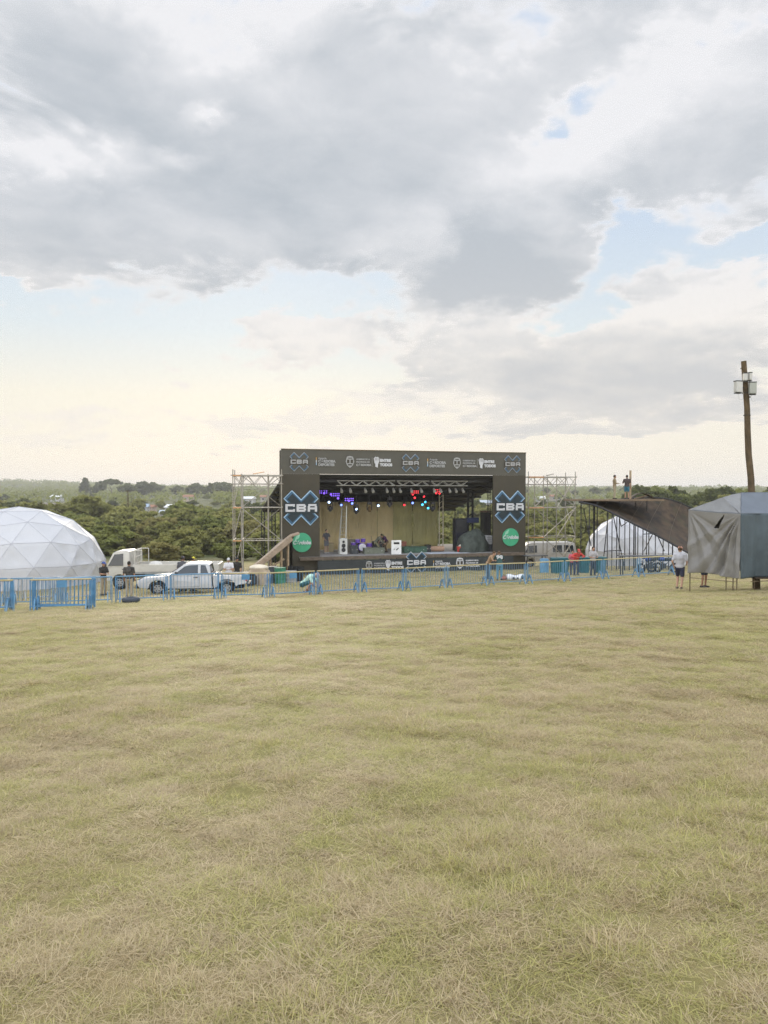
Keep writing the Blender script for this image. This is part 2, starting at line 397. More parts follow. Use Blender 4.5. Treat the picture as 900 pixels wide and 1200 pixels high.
# ------------------------------------------------------------------ grass: blades in small tufts spread over the field (uncountable)
bmz = bpy.data.materials.new('grass_blades'); nt = nt_new(bmz); q = NG(nt)
out = q.n('ShaderNodeOutputMaterial'); gr, pos, bn = turf_colour(q)
at = q.n('ShaderNodeAttribute'); at.attribute_name = 'blade'; rnd = at.outputs['Fac']
oi = q.n('ShaderNodeObjectInfo')
k = q.m('ADD', gr, q.m('MULTIPLY', q.m('SUBTRACT', rnd, .5), .95)); k = q.m('ADD', k, q.m('MULTIPLY', q.m('SUBTRACT', oi.outputs['Random'], .5), .35))
sep = q.m('FRACT', q.m('MULTIPLY', rnd, 37.0))
straw = q.mix(sep, (.42, .335, .20), (.69, .585, .385)); green = q.mix(sep, (.34, .335, .115), (.60, .55, .225))
c = q.mix(q.sm(k, .28, .95), straw, green)
df = q.n('ShaderNodeBsdfPrincipled'); q.set(df.inputs['Base Color'], c); df.inputs['Roughness'].default_value = .6; df.inputs['Specular IOR Level'].default_value = .25
tl = q.n('ShaderNodeBsdfTranslucent'); q.set(tl.inputs['Color'], c); mx = q.n('ShaderNodeMixShader'); mx.inputs[0].default_value = .42
nt.links.new(df.outputs[0], mx.inputs[1]); nt.links.new(tl.outputs[0], mx.inputs[2]); nt.links.new(mx.outputs[0], out.inputs[0])

def blade_patch(name, n, rad, h0, h1, lie, wid, seed):
    """n curved blades rooted in a disc; lie 0 = upright, 1 = flat thatch"""
    r = np.random.default_rng(seed)
    rr = rad*np.sqrt(r.random(n)); th = r.random(n)*2*np.pi
    root = np.stack([rr*np.cos(th), rr*np.sin(th), r.random(n)*.012*lie - .004], 1)
    L = h0 + (h1-h0)*r.random(n)**1.6; a = r.random(n)*2*np.pi; a = np.where(r.random(n) < .4, th + r.normal(0, .7, n), a)
    tilt = np.clip(lie*1.25 + r.normal(.1, .25, n), .02, 1.5); bend = r.normal(.55, .35, n)*(1-.5*lie)
    w = wid*(.6+.8*r.random(n)); K = 4; V = []
    d = np.stack([np.cos(a), np.sin(a)], 1); sidev = np.stack([-d[:, 1], d[:, 0], np.zeros(n)], 1)
    p = root.copy(); t = tilt.copy()
    for kx in range(K):
        ww = w*(1 - (kx/(K-1))**1.5*.9)
        V += [p - sidev*ww[:, None]/2, p + sidev*ww[:, None]/2]
        step = L/(K-1)
        p = p + np.stack([d[:, 0]*np.sin(t)*step, d[:, 1]*np.sin(t)*step, np.cos(t)*step], 1); t = np.clip(t + bend/(K-1)*1.3, -.2, 1.75)
        p[:, 2] = np.maximum(p[:, 2], .003)
    V = np.stack(V, 1)                                   # n, 2K, 3
    base = (np.arange(n)*2*K)[:, None]
    q4 = np.array([[2*k, 2*k+1, 2*k+3, 2*k+2] for k in range(K-1)]).ravel()[None, :]
    F = (base + q4).reshape(-1, 4)
    me = bpy.data.meshes.new(name); me.vertices.add(n*2*K); me.vertices.foreach_set('co', V.reshape(-1))
    me.loops.add(F.size); me.loops.foreach_set('vertex_index', F.ravel().astype(np.int32)); me.polygons.add(len(F)); me.polygons.foreach_set('loop_start', (np.arange(len(F))*4).astype(np.int32))
    me.update(calc_edges=True); me.polygons.foreach_set('use_smooth', [True]*len(F))
    atr = me.attributes.new('blade', 'FLOAT', 'POINT'); atr.data.foreach_set('value', np.repeat(r.random(n), 2*K).astype(np.float32))
    me.materials.append(bmz); o = bpy.data.objects.new(name, me); return o
PC = bpy.data.collections.new('grass_tufts')
for o in [blade_patch('a_thatch', 520, .22, .04, .13, 1.05, .0025, 1), blade_patch('b_thatch', 520, .22, .04, .12, .95, .0025, 2),
          blade_patch('c_turf', 560, .20, .03, .085, .72, .0027, 3), blade_patch('d_turf', 560, .20, .03, .08, .8, .0027, 4),
          blade_patch('e_tuft', 200, .11, .04, .11, .5, .003, 5), blade_patch('f_tuft', 150, .09, .04, .10, .55, .0032, 6),
          blade_patch('g_stalk', 14, .16, .12, .26, .75, .0026, 7)]: PC.objects.link(o)
pts = []; rots = []; scs = []; ids = []
def vnoise(x, y, s, seed):
    return np.sin(x*s*1.3+seed)*np.sin(y*s*1.1+2*seed+.7*np.sin(x*s*.6)) + .6*np.sin(x*s*2.9-y*s*1.7+seed*3)*np.sin(y*s*2.3+x*s*.8)
def scatter(y0, y1, step, sxy, sz, weights, keep=1.0, bare=True):
    ys = np.arange(y0, y1, step); xw = y1*.56 + 1.5; xs = np.arange(-xw, xw, step)
    A, B = np.meshgrid(xs, ys); A = (A + (rng.random(A.shape)-.5)*step*1.2).ravel(); B = (B + (rng.random(B.shape)-.5)*step*1.2).ravel()
    m = (np.abs(A) < B*.56+1.5) & (rng.random(A.shape) < keep); A = A[m]; B = B[m]; n = len(A)
    if bare:
        w = vnoise(A, B, 2.3, 5.0) + .8*vnoise(A, B, 5.1, 9.0); m = (w > np.where(B > 9, -1.45, -1.1)) | (rng.random(A.shape) < .3); A = A[m]; B = B[m]; n = len(A)
    pts.append(np.stack([A, B, gh(A, B)-.004], 1)); rots.append(np.stack([rng.normal(0, .06, n), rng.normal(0, .06, n), rng.random(n)*6.283], 1))
    s = sxy*(.75+.55*rng.random(n)); zz = sz*.86*(.65+.7*rng.random(n))*(1+np.where(B > 9, .16, .30)*vnoise(A, B, 1.4, 1.0)); scs.append(np.stack([s, s, np.maximum(zz, .3)], 1))
    ids.append(rng.choice(7, n, p=np.array(weights)/sum(weights)))
BASEW = [3, 3, 3, 3, 0, 0, 0]
scatter(.8, 9, .16, 1.0, .9, BASEW, .93); scatter(9, 20, .25, 1.3, .9, BASEW, .92); scatter(20, 62, .62, 2.2, 1.0, BASEW, .9)
scatter(.8, 9, .30, 1.1, 1.0, [0, 0, 0, 0, 4, 4, 1.4], .42); scatter(9, 22, .6, 1.5, 1.1, [0, 0, 0, 0, 4, 4, 1], .5); scatter(22, 46, 1.2, 1.9, 1.2, [0, 0, 0, 0, 3, 3, .6], .5)
pts = np.concatenate(pts); rots = np.concatenate(rots); scs = np.concatenate(scs); ids = np.concatenate(ids)
me = bpy.data.meshes.new('grass'); me.vertices.add(len(pts)); me.vertices.foreach_set('co', pts.ravel()); me.update()
for nm, dat in (('rot', rots), ('scl', scs)):
    a_ = me.attributes.new(nm, 'FLOAT_VECTOR', 'POINT'); a_.data.foreach_set('vector', dat.astype(np.float32).ravel())
a_ = me.attributes.new('pick', 'INT', 'POINT'); a_.data.foreach_set('value', ids.astype(np.int32))
grass = bpy.data.objects.new('grass', me); COL.objects.link(grass); tag(grass, kind='stuff', label='short dry yellow green grass covering the field')
ng = bpy.data.node_groups.new('scatter_tufts', 'GeometryNodeTree')
ng.interface.new_socket('Geometry', in_out='INPUT', socket_type='NodeSocketGeometry'); ng.interface.new_socket('Geometry', in_out='OUTPUT', socket_type='NodeSocketGeometry')
gi = ng.nodes.new('NodeGroupInput'); go = ng.nodes.new('NodeGroupOutput'); ip = ng.nodes.new('GeometryNodeInstanceOnPoints'); ci = ng.nodes.new('GeometryNodeCollectionInfo')
ci.inputs['Collection'].default_value = PC; ci.inputs['Separate Children'].default_value = True; ci.inputs['Reset Children'].default_value = True
def nat(name, t):
    n = ng.nodes.new('GeometryNodeInputNamedAttribute'); n.data_type = t; n.inputs['Name'].default_value = name
    return n.outputs['Attribute']
ip.inputs['Pick Instance'].default_value = True
L = ng.links.new
L(gi.outputs[0], ip.inputs['Points']); L(ci.outputs[0], ip.inputs['Instance']); L(nat('pick', 'INT'), ip.inputs['Instance Index'])
e2r = ng.nodes.new('FunctionNodeEulerToRotation'); L(nat('rot', 'FLOAT_VECTOR'), e2r.inputs[0]); L(e2r.outputs[0], ip.inputs['Rotation']); L(nat('scl', 'FLOAT_VECTOR'), ip.inputs['Scale']); L(ip.outputs[0], go.inputs[0])
md = grass.modifiers.new('tufts', 'NODES'); md.node_group = ng
print('grass tufts', len(pts))
# ------------------------------------------------------------------ woods, trees, houses
def leaf_mat(name, a, b):
    m = bpy.data.materials.new(name); nt = nt_new(m); q = NG(nt)
    out = q.n('ShaderNodeOutputMaterial'); at = q.n('ShaderNodeAttribute'); at.attribute_name = 'leaf'; oi = q.n('ShaderNodeObjectInfo')
    k = q.m('ADD', q.m('MULTIPLY', at.outputs['Fac'], .65), q.m('MULTIPLY', oi.outputs['Random'], .45), clamp=True)
    c = q.mix(k, a, b)
    df = q.n('ShaderNodeBsdfDiffuse'); q.set(df.inputs[0], c); tl = q.n('ShaderNodeBsdfTranslucent'); q.set(tl.inputs[0], c)
    mx = q.n('ShaderNodeMixShader'); mx.inputs[0].default_value = .48
    nt.links.new(df.outputs[0], mx.inputs[1]); nt.links.new(tl.outputs[0], mx.inputs[2]); nt.links.new(mx.outputs[0], out.inputs[0]); return m
LM = {'olive': leaf_mat('olive_leaves', (.185, .19, .066), (.36, .35, .125)), 'green': leaf_mat('green_leaves', (.15, .17, .054), (.295, .31, .10)),
      'dark': leaf_mat('dark_leaves', (.075, .088, .032), (.155, .17, .058)), 'brown': leaf_mat('brownish_leaves', (.19, .17, .07), (.32, .29, .115))}
bark = mat('bark', (.13, .10, .07), .9, bump=.4)

def leaf_mesh(name, centers, radii, per, size, seed, material, sq=.8):
    r = np.random.default_rng(seed); V = []; A = []
    for c, rad in zip(centers, radii):
        n = max(6, int(per*(rad/np.mean(radii))**2)); d = r.normal(size=(n, 3)); d /= np.linalg.norm(d, axis=1)[:, None]
        rr = rad*(.45+.6*r.random(n)**.6); p = np.asarray(c) + d*rr[:, None]*np.array([1, 1, sq])
        nrm = d*.7 + r.normal(size=(n, 3))*.7 + np.array([0, 0, .35]); nrm /= np.linalg.norm(nrm, axis=1)[:, None]
        t = np.cross(nrm, r.normal(size=(n, 3))); t /= np.linalg.norm(t, axis=1)[:, None]; b = np.cross(nrm, t)
        s = size*(.6+.8*r.random(n)); tl = (t*s[:, None]); bl = b*(s*.55)[:, None]
        V.append(np.stack([p-tl, p-bl, p+tl, p+bl], 1))
        A.append(np.repeat(np.clip(r.random()*.55 + .45*r.random(n), 0, 1), 4))
    V = np.concatenate(V).reshape(-1, 3); A = np.concatenate(A); n = len(V)//4
    me = bpy.data.meshes.new(name); me.vertices.add(len(V)); me.vertices.foreach_set('co', V.ravel())
    me.loops.add(len(V)); me.loops.foreach_set('vertex_index', np.arange(len(V), dtype=np.int32)); me.polygons.add(n); me.polygons.foreach_set('loop_start', (np.arange(n)*4).astype(np.int32))
    me.update(calc_edges=True)
    at = me.attributes.new('leaf', 'FLOAT', 'POINT'); at.data.foreach_set('value', A.astype(np.float32)); me.materials.append(material); return me
def crown_mesh(name, seed, shape, material, per=62, nc=66, size=.055):
    """unit tree: height 1, crown about 1 wide"""
    r = np.random.default_rng(seed); C = []; Rd = []
    lob = [(r.normal(0, .2), r.normal(0, .2), r.uniform(.4, .78), r.uniform(.17, .30)) for _ in range(6)]
    while len(C) < nc:
        if shape == 'bush': 
            d = r.normal(size=3); d /= np.linalg.norm(d); k = r.random()**.45; p = np.array([d[0]*.46*k, d[1]*.46*k, .47+d[2]*.44*k])
            if p[2] < .06: continue
        elif shape == 'round':
            l = lob[r.integers(len(lob))]; d = r.normal(size=3); d /= np.linalg.norm(d); k = r.random()**.4; p = np.array([l[0]+d[0]*l[3]*k, l[1]+d[1]*l[3]*k, l[2]+d[2]*l[3]*k*.8])
            if p[2] < .22: continue
        elif shape == 'tall':
            z = r.uniform(.1, .95); w = .24*(1-z)+.015; a = r.random()*6.28; k = r.random()**.5; p = np.array([w*k*np.cos(a), w*k*np.sin(a), z])
        else:   # flat umbrella crown
            a = r.random()*6.28; k = r.random()**.5*.5; p = np.array([k*np.cos(a), k*np.sin(a), .86 - k*k*.5 + r.normal(0, .03)])
        C.append(p); Rd.append(r.uniform(.07, .15)*((.75-.55*p[2]) if shape == 'tall' else .55 if shape == 'umbrella' else 1))
    return leaf_mesh(name, C, Rd, per, size, seed, material)
def trunk_mesh(seed, shape):
    r = np.random.default_rng(seed); mb = MB(); top = {'bush': .45, 'round': .55, 'tall': .9, 'umbrella': .6}[shape]
    pts = [Vector((r.normal(0, .015)*k, r.normal(0, .015)*k, -.03+top*k/4)) for k in range(5)]
    mb.path(pts, [.032, .026, .022, .018, .012], 7)
    for k in range(7):
        a = r.random()*6.28; b = pts[2 if k < 3 else (3 if k < 5 else 4)]; L = r.uniform(.14, .3)*(.5 if shape == 'tall' else 1)
        e = b + Vector((math.cos(a)*L, math.sin(a)*L, L*r.uniform(.5, 1.1))); m = (b+e)/2 + Vector((0, 0, -.02))
        mb.path([b, m, e], [.014, .009, .004], 5)
    o = mb.build('trunk', bark); me = o.data; bpy.data.objects.remove(o); return me
KIND = []
for i, (shape, lm) in enumerate([('bush', 'olive'), ('bush', 'green'), ('bush', 'brown'), ('round', 'olive'), ('round', 'green'), ('round', 'dark'), ('bush', 'olive'), ('tall', 'dark'), ('umbrella', 'dark')]):
    KIND.append((shape, lm, crown_mesh('crown', 40+i, shape, LM[lm]), trunk_mesh(60+i, shape)))
WORDS = {0: ('olive green rounded bush', 'shrub'), 1: ('mid green rounded bush', 'shrub'), 2: ('brownish dry looking bush', 'shrub'), 3: ('olive green spreading tree', 'tree'), 4: ('fresh green spreading tree', 'tree'),
         5: ('dark green dense tree', 'tree'), 6: ('pale olive loose bush', 'shrub'), 7: ('slim dark pointed conifer', 'tree'), 8: ('flat topped umbrella pine', 'tree')}
NAME = {0: 'scrub_bush', 1: 'scrub_bush', 2: 'scrub_bush', 3: 'broadleaf_tree', 4: 'broadleaf_tree', 5: 'broadleaf_tree', 6: 'scrub_bush', 7: 'conifer', 8: 'umbrella_pine'}
def where(px):
    for a, s in ((60, 'above the left dome'), (165, 'between left dome and truck cab'), (270, 'above the white pickup'), (332, 'through the left scaffold'), (618, 'behind the stage'),
                 (676, 'through the right scaffold'), (812, 'behind the skate ramp')):
        if px < a: return s
    return 'above the grey tarp tent'
def tree(px, Y, py_top, k, wide=1.0, label=None, group=None):
    x = X(px, Y); zg = g(x, Y); h = max(1.2, Z(py_top, Y) - zg); sh, lm, cm, tm = KIND[k]
    belt = 'in near scrub' if Y < 125 else ('amid the valley' if Y < 270 else 'on far hillside')
    w, cat = WORDS[k]
    o = thing(NAME[k], label or f'{w} {belt}, {where(px)}', cat, (x, Y, zg-.05), random.random()*6.28, group or 'trees and bushes of the valley')
    s = h*wide; o.scale = (s*random.uniform(.9, 1.15), s*random.uniform(.9, 1.15), h)
    for nm, me in (('trunk', tm), ('crown', cm)):
        c = bpy.data.objects.new(nm, me); COL.objects.link(c); c.parent = o
    return o
def row(Y0, Y1, p0, p1, step, t0, t1, ks, w0=1.0, w1=1.3, skip=()):
    p = p0
    while p < p1:
        low = any(a < p < b for a, b in skip)
        tree(p + random.uniform(-.3, .3)*step, random.uniform(Y0, Y1), random.uniform(t0, t1) + (7 if low else 0), random.choice(ks), random.uniform(w0, w1))
        p += step*random.uniform(.75, 1.25)
random.seed(21)
row(74, 84, -70, 335, 42, 628, 640, [0, 1, 6, 2, 0], 1.5, 2.1)
row(76, 86, 345, 640, 46, 622, 638, [0, 1, 6], 1.5, 2.1)
row(78, 88, 612, 970, 46, 620, 638, [0, 6, 2, 3], 1.4, 2.0)
row(88, 100, -70, 970, 40, 609, 626, [0, 1, 2, 6, 3, 6, 0], 1.3, 1.9)
row(102, 118, -70, 970, 36, 600, 615, [0, 3, 4, 6, 2, 0], 1.2, 1.7)
row(125, 150, -70, 740, 29, 593, 605, [3, 4, 0, 6, 1, 3], 1.2, 1.6)
row(160, 200, -70, 740, 27, 589, 597, [3, 0, 4, 6, 4], 1.2, 1.7, skip=((36, 72), (158, 180), (194, 212)))
row(215, 258, -70, 740, 23, 585, 592, [5, 3, 0, 4, 6], 1.2, 1.7, skip=((36, 72), (156, 182), (194, 214)))
row(300, 390, -70, 740, 24, 582, 589, [5, 3, 5, 4], 1.3, 1.8, skip=((44, 70), (562, 578)))
row(430, 560, -70, 740, 24, 577, 584, [5, 3, 5, 4], 1.2, 1.7, skip=((44, 72), (160, 178), (198, 212), (285, 315), (628, 656)))
row(620, 800, 120, 740, 20, 569, 576, [5, 5, 3], 1.2, 1.7)
# the darker wooded rise to the right
row(135, 160, 735, 960, 20, 578, 588, [3, 5, 4], 1.0, 1.3)
for px, top in ((742, 573), (752, 569), (764, 566), (776, 568), (788, 570), (800, 575), (822, 577), (834, 573), (846, 571), (858, 569), (872, 570), (888, 573), (905, 571), (925, 570)):
    tree(px, random.uniform(165, 200), top, random.choice([5, 4, 5]), 1.15)
# skyline trees one can tell apart
tree(100, 640, 559, 7, 1.6, 'pointed dark conifer standing on the skyline above the left dome')
tree(219, 150, 583, 4, 1.25, 'rounded fresh green treetop standing out above the pickup')
tree(76, 150, 582, 3, 1.5, 'broad olive tree standing out right above the left dome')
tree(131, 620, 560, 8, 1.0, 'umbrella pine with see-through crown on the left skyline')
tree(116, 650, 564, 5, 1.0, 'small dark tree between conifer and umbrella pine on skyline')
for px, top, k in ((150, 567, 5), (166, 565, 5), (178, 566, 5), (210, 570, 5), (229, 567, 5), (246, 566, 7), (258, 566, 5), (266, 566, 5), (245, 570, 5)):
    tree(px, random.uniform(560, 680), top - .8, k, 1.7 if k != 7 else 1.4)

# the far woods: one mass nobody could count
r = np.random.default_rng(5); C = []; Rd = []
for Y0, Y1, n in ((380, 560, 420), (560, 850, 700), (850, 1100, 900), (1150, 1600, 1300), (1600, 2200, 1300)):
    yy = r.uniform(Y0, Y1, n); xx = r.uniform(-.66, .66, n)*yy; zz = gh(xx, yy)
    for x_, y_, z_ in zip(xx, yy, zz):
        pxx = 450 + x_/y_*900
        if y_ < 420 and any(a_ < pxx < b_ for a_, b_ in ((42, 72), (158, 180), (196, 212), (284, 316), (560, 578), (626, 658))): continue
        h = r.uniform(3.0, 7.0) if y_ < 850 else r.uniform(4.5, 10.5); C.append((x_, y_, z_+h*.5)); Rd.append(h*.75)
fw = bpy.data.objects.new('far_woods', leaf_mesh('far_woods', C, Rd, 34, 1.25, 9, LM['green'], .7)); COL.objects.link(fw)
tag(fw, 'far dark woods along the hazy horizon', kind='stuff')

# houses on the far hillside
def house(px, py_base, Y, w, d, h, roof, label, wallc=(.62, .58, .5), rz=0.0, nwin=3, flat=False, roofc=None):
    x = X(px, Y); zg = Z(py_base, Y)
    zg = g(x, Y)
    t = thing('house', label, 'house', (x, Y, zg), rz)
    wm = mat('render_%.2f' % wallc[0], wallc, .85); zb = min(-.5, g(x, Y)-zg-1.0)
    MB().bb((-w/2, -d/2, zb), (w/2, d/2, h)).build('wall', wm, t)
    rm = roof
    if flat: MB().bb((-w/2-.2, -d/2-.2, h), (w/2+.2, d/2+.2, h+.25)).build('roof', rm, t)
    else: MB().prism([(-d/2-.5, h-.05), (d/2+.5, h-.05), (0, h+d*.24)], (-w/2-.4, 0, 0), (0, 1, 0), (0, 0, 1), (w+.8, 0, 0)).build('roof', rm, t)
    gl = mat('dark_pane', (.05, .06, .07), .2)
    for i in range(nwin):
        xx = -w/2 + w*(i+.5)/nwin
        f = MB().bb((xx-.75, -d/2-.06, h*.35), (xx+.75, -d/2-.003, h*.35+1.3)).build('window', mat('window_frame', (.6, .6, .58), .6), t)
        MB().bb((xx-.65, -d/2-.09, h*.35+.1), (xx+.65, -d/2-.062, h*.35+1.2)).build('pane', gl, f)
    return t
tile = mat('tiled_roof', (.30, .15, .09), .8); tin = mat('tin_roof', (.42, .46, .50), .5); wroof = mat('white_roof', (.75, .75, .73), .6); blue_r = mat('blue_grey_roof', (.30, .37, .45), .6)
house(54, 594, 330, 13, 6, 2.8, mat('pale_parapet', (.42, .39, .35), .8), 'long low beige building with flat roof above the left dome', (.36, .31, .26), .08, 5, True)
house(67, 588, 480, 6, 5, 3.0, wroof, 'small white house behind the long beige building', (.5, .49, .47), -.2, 2)
house(165, 595, 290, 5.5, 5, 2.6, blue_r, 'house with blue grey roof above the truck cab', (.42, .41, .39), .15, 2)
house(176, 595, 300, 3.6, 4, 2.2, tile, 'tiny tiled house right of the blue grey roof', (.45, .36, .3), -.15, 1)
house(203, 596, 280, 4.2, 4.5, 2.8, wroof, 'white roofed house left of the green rounded treetop', (.5, .49, .48), -.25, 2)
house(199, 600, 262, 6.0, 3.5, 1.6, tin, 'low shed with pale tin roof below the white roofed house', (.34, .29, .25), .1, 2)
house(221, 583, 480, 6, 5, 3.0, tile, 'distant tiled house between skyline trees over the pickup', (.45, .42, .39), .1, 2)
house(291, 584, 420, 7, 5, 3.0, wroof, 'pale house seen through the left scaffold tower', (.48, .46, .44), -.1, 2)
house(311, 582, 470, 6, 5, 3.0, tile, 'tiled house at the right side of the left scaffold view', (.43, .39, .34), .2, 2)
house(569, 591, 330, 6, 5, 3.0, tin, 'white walled house with grey roof seen under the stage roof', (.55, .54, .53), -.3, 2)
house(634, 588, 440, 6, 5, 2.8, wroof, 'white house seen through the right scaffold tower', (.52, .51, .5), .2, 2)
house(651, 586, 500, 7, 5, 2.8, tile, 'brown roofed house seen through the right scaffold tower', (.4, .36, .31), .1, 2)
# ------------------------------------------------------------------ the stage (local frame: u along the front, w backwards, h up)
sx0, sy0 = X(330, 52.0), 52.0
ex0, ey0 = X(616, 57.0), 57.0
TH = math.atan2(ey0-sy0, ex0-sx0); WD = math.hypot(ex0-sx0, ey0-sy0)
SG = -5.66                                            # level of the ground under the stage
stage = thing('festival_stage', 'large dark grey open air stage with banner front printed with white logos', 'stage', (sx0, sy0, SG), TH)
def S(u, w, h):
    """stage coordinates to the world"""
    return Vector((sx0 + u*math.cos(TH) - w*math.sin(TH), sy0 + u*math.sin(TH) + w*math.cos(TH), SG + h))
m_ban = mat('grey_banner_print', (.092, .086, .068), .75, var=.07, scale=.8, bump=.25, bscale=6)
m_pan = mat('dark_banner_print', (.060, .051, .034), .75, var=.12, scale=.8, bump=.25, bscale=6)
m_white = mat('white_print', (.56, .56, .57), .6, var=.03)
m_dim = mat('grey_white_print', (.34, .34, .335), .6, var=.05)
m_ltblue = mat('pale_blue_print', (.36, .52, .66), .6, var=.04)
m_blue = mat('blue_print', (.045, .115, .20), .6, var=.10)
m_deep = mat('deep_blue_print', (.018, .030, .036), .6, var=.25, scale=1.5)
m_orange = mat('orange_print', (.6, .33, .08), .6)
m_green = mat('green_disc_print', (.06, .36, .19), .55, var=.06)
m_ltgreen = mat('pale_green_print', (.30, .58, .42), .55)
m_black = mat('black_steel', (.025, .025, .027), .5)
m_blackcloth = mat('black_stage_cloth', (.022, .022, .022), .9, var=.3)
m_roof = mat('dark_roof_sheet', (.03, .03, .03), .7, var=.3, bump=.3)
m_alu = mat('aluminium_truss_metal', (.62, .62, .60), .4, .6)
m_curt = mat('tan_backdrop_cloth', (.68, .59, .37), .9, var=.08, scale=.7, bump=.2, trans=.45)
m_curt2 = mat('olive_backdrop_cloth', (.52, .49, .26), .9, var=.12, scale=.5, bump=.2, trans=.45)
m_deck = mat('grey_stage_floor', (.26, .25, .24), .7, var=.15, dirt=(.12, .11, .1))
m_wood = mat('raw_timber', (.36, .27, .17), .8, var=.2, scale=5, bump=.3)
HH = 8.62
def front_panel(u0, u1, h0, h1, m, name, w=0.0, d=.12):
    """a stretched banner over a frame: slightly wavy cloth with a back"""
    nu = max(4, int((u1-u0)/.35)); nv = max(4, int((h1-h0)/.35))
    def fn(a, b):
        u = u0+(u1-u0)*a; h = h0+(h1-h0)*b; e = min(a, 1-a, b, 1-b)
        return (u, w - .012*math.sin(u*2.1+h*.7)*min(1, e*8) - .008*math.sin(h*3.1+u*.4)*min(1, e*8), h)
    return MB().grid(fn, nu, nv, (0, d, 0)).build(name, m, stage, 'auto')
front_panel(0, WD, 6.98, HH, m_ban, 'header_banner')
front_panel(0.0, 2.62, 0.0, 6.975, m_pan, 'side_banner')
front_panel(15.54, WD, 0.0, 6.975, m_pan, 'side_banner')
MB().bb((-.02, -.03, HH+.002), (WD+.02, .16, HH+.06)).build('top_trim', mat('brown_top_trim', (.12, .08, .045), .7), stage)
# returns of the front and the carrying frame
for u in (0.02, WD-.14):
    MB().bb((u, .125, 0), (u+.12, 1.1, HH-.02)).build('side_return', m_pan, stage)
for u, w in ((.3, 1.2), (2.4, 1.2), (15.8, 1.2), (17.8, 1.2), (.3, 6.2), (17.6, 12.6), (9, 12.6), (.3, 12.6)):
    hh = 6.9 - 2.7*w/13 - .1
    b = MB()
    for dx_, dy_ in ((-.13, -.13), (.13, -.13), (.13, .13), (-.13, .13)): b.tube((u+dx_, w+dy_, 0), (u+dx_, w+dy_, hh), .025, n=6)
    z_ = 0.2; k_ = 0
    while z_ < hh-.5:
        s_ = 1 if k_ % 2 else -1
        for dy_ in (-.13, .13): b.tube((u-.13*s_, w+dy_, z_), (u+.13*s_, w+dy_, z_+.4), .012, n=5)
        z_ += .4; k_ += 1
    b.build('tower_post', m_black, stage)
# roof: dark sheet falling to the back, on joists
def roof_h(w): return 6.9 - 2.7*w/13
MB().grid(lambda a, b: (.2+17.3*a, .3+12.7*b, roof_h(.3+12.7*b) + .10*math.sin(a*math.pi*6)*math.sin(b*math.pi)), 36, 14, (0, 0, .12)).build('roof', m_roof, stage, True)
for i in range(7):
    w = 1.0+1.9*i
    MB().bar((.25, w, roof_h(w)-.16), (17.45, w, roof_h(w)-.16), .10, .16).build('roof_beam', m_black, stage)
# deck
MB().bb((1.2, -.25, 1.18), (17.6, 10, 1.30)).build('deck', m_deck, stage, bevel=.01)
MB().bb((1.2, -.33, 1.08), (17.9, -.255, 1.31)).build('deck_edge', mat('dark_brown_edge', (.13, .10, .075), .8, var=.25), stage)
for u in np.arange(2.0, 17.5, 2.5):
    for w in (.4, 4.5, 9): MB().bar((u, w, -.1), (u, w, 1.178), .09).build('deck_leg', m_black, stage)
front_panel(2.4, 17.0, .02, 1.05, mat('skirt_banner_print', (.045, .05, .05), .8, var=.15), 'skirt_banner', -.36, .05)
# backdrop, panel beside panel, hung in folds
def folds(u0, u1, h0, h1, w, m, name, amp=.05, seed=0.0, parent=stage):
    nu = int((u1-u0)/.06)
    def fn(a, b):
        u = u0+(u1-u0)*a
        return (u, w + amp*math.sin(u*7.3+seed+.4*math.sin(b*3))*(.5+.5*(1-b)) + amp*.5*math.sin(u*17+seed*2), h0+(h1-h0)*b)
    return MB().grid(fn, nu, 6, (0, .012, 0)).build(name, m, parent, True)
edges = [2.2, 4.0, 5.6, 7.0, 8.4, 9.7, 11.3, 12.4, 13.45]
mm = [m_curt, m_curt, m_curt, m_curt, m_curt, m_curt2, m_curt2, m_curt2]
for i in range(8): folds(edges[i], edges[i+1]-.02, 1.31, 4.98, 6+.05*(i % 2), mm[i], 'backdrop_curtain', .035, i*1.7)
MB().tube((2.0, 6.03, 5.02), (13.6, 6.03, 5.02), .04).build('curtain_rail', m_black, stage)
folds(1.15, 2.5, 1.31, 5.6, 3.4, m_blackcloth, 'wing_curtain', .04, 3)
folds(2.2, 13.6, 4.95, 5.55, 6.3, m_blackcloth, 'border_curtain', .03, 5)
# trusses
def truss(p, q, s, m, name, parent=stage, step=.45):
    p = Vector(p); q = Vector(q); d = (q-p); L = d.length; d.normalize(); side = Vector((0, 1, 0)); up = Vector((0, 0, 1)); b = MB()
    cs = [side*a*s/2+up*c*s/2 for a in (-1, 1) for c in (-1, 1)]
    for c in cs: b.tube(p+c, q+c, .03, n=6)
    n = max(2, int(L/step))
    for i in range(n):
        a = p + d*(L*i/n); e = p + d*(L*(i+1)/n); f = 1 if i % 2 else -1
        for sgn in (-1, 1):
            b.tube(a + side*sgn*s/2 - up*f*s/2, e + side*sgn*s/2 + up*f*s/2, .016, n=5)
            b.tube(a + up*sgn*s/2 - side*f*s/2, e + up*sgn*s/2 + side*f*s/2, .014, n=5)
    return b.build(name, m, parent)
for a, b in ((4.05, 8.3), (8.45, 10.9), (11.05, 13.9)): truss((a, 1.1, 6.38), (b, 1.1, 6.38), .34, m_alu, 'lighting_truss')
truss((2.6, 3.0, 5.75), (13.6, 3.0, 5.75), .34, m_black, 'rear_lighting_truss')
b = MB()
for o_ in (-.16, .16): b.tube((13.55+o_, 5.6, 1.31), (13.55+o_, 5.6, 5.7), .045, n=8)
for k in range(10): b.tube((13.39, 5.6, 1.5+.42*k), (13.71, 5.6, 1.5+.42*k+.2), .02, n=5)
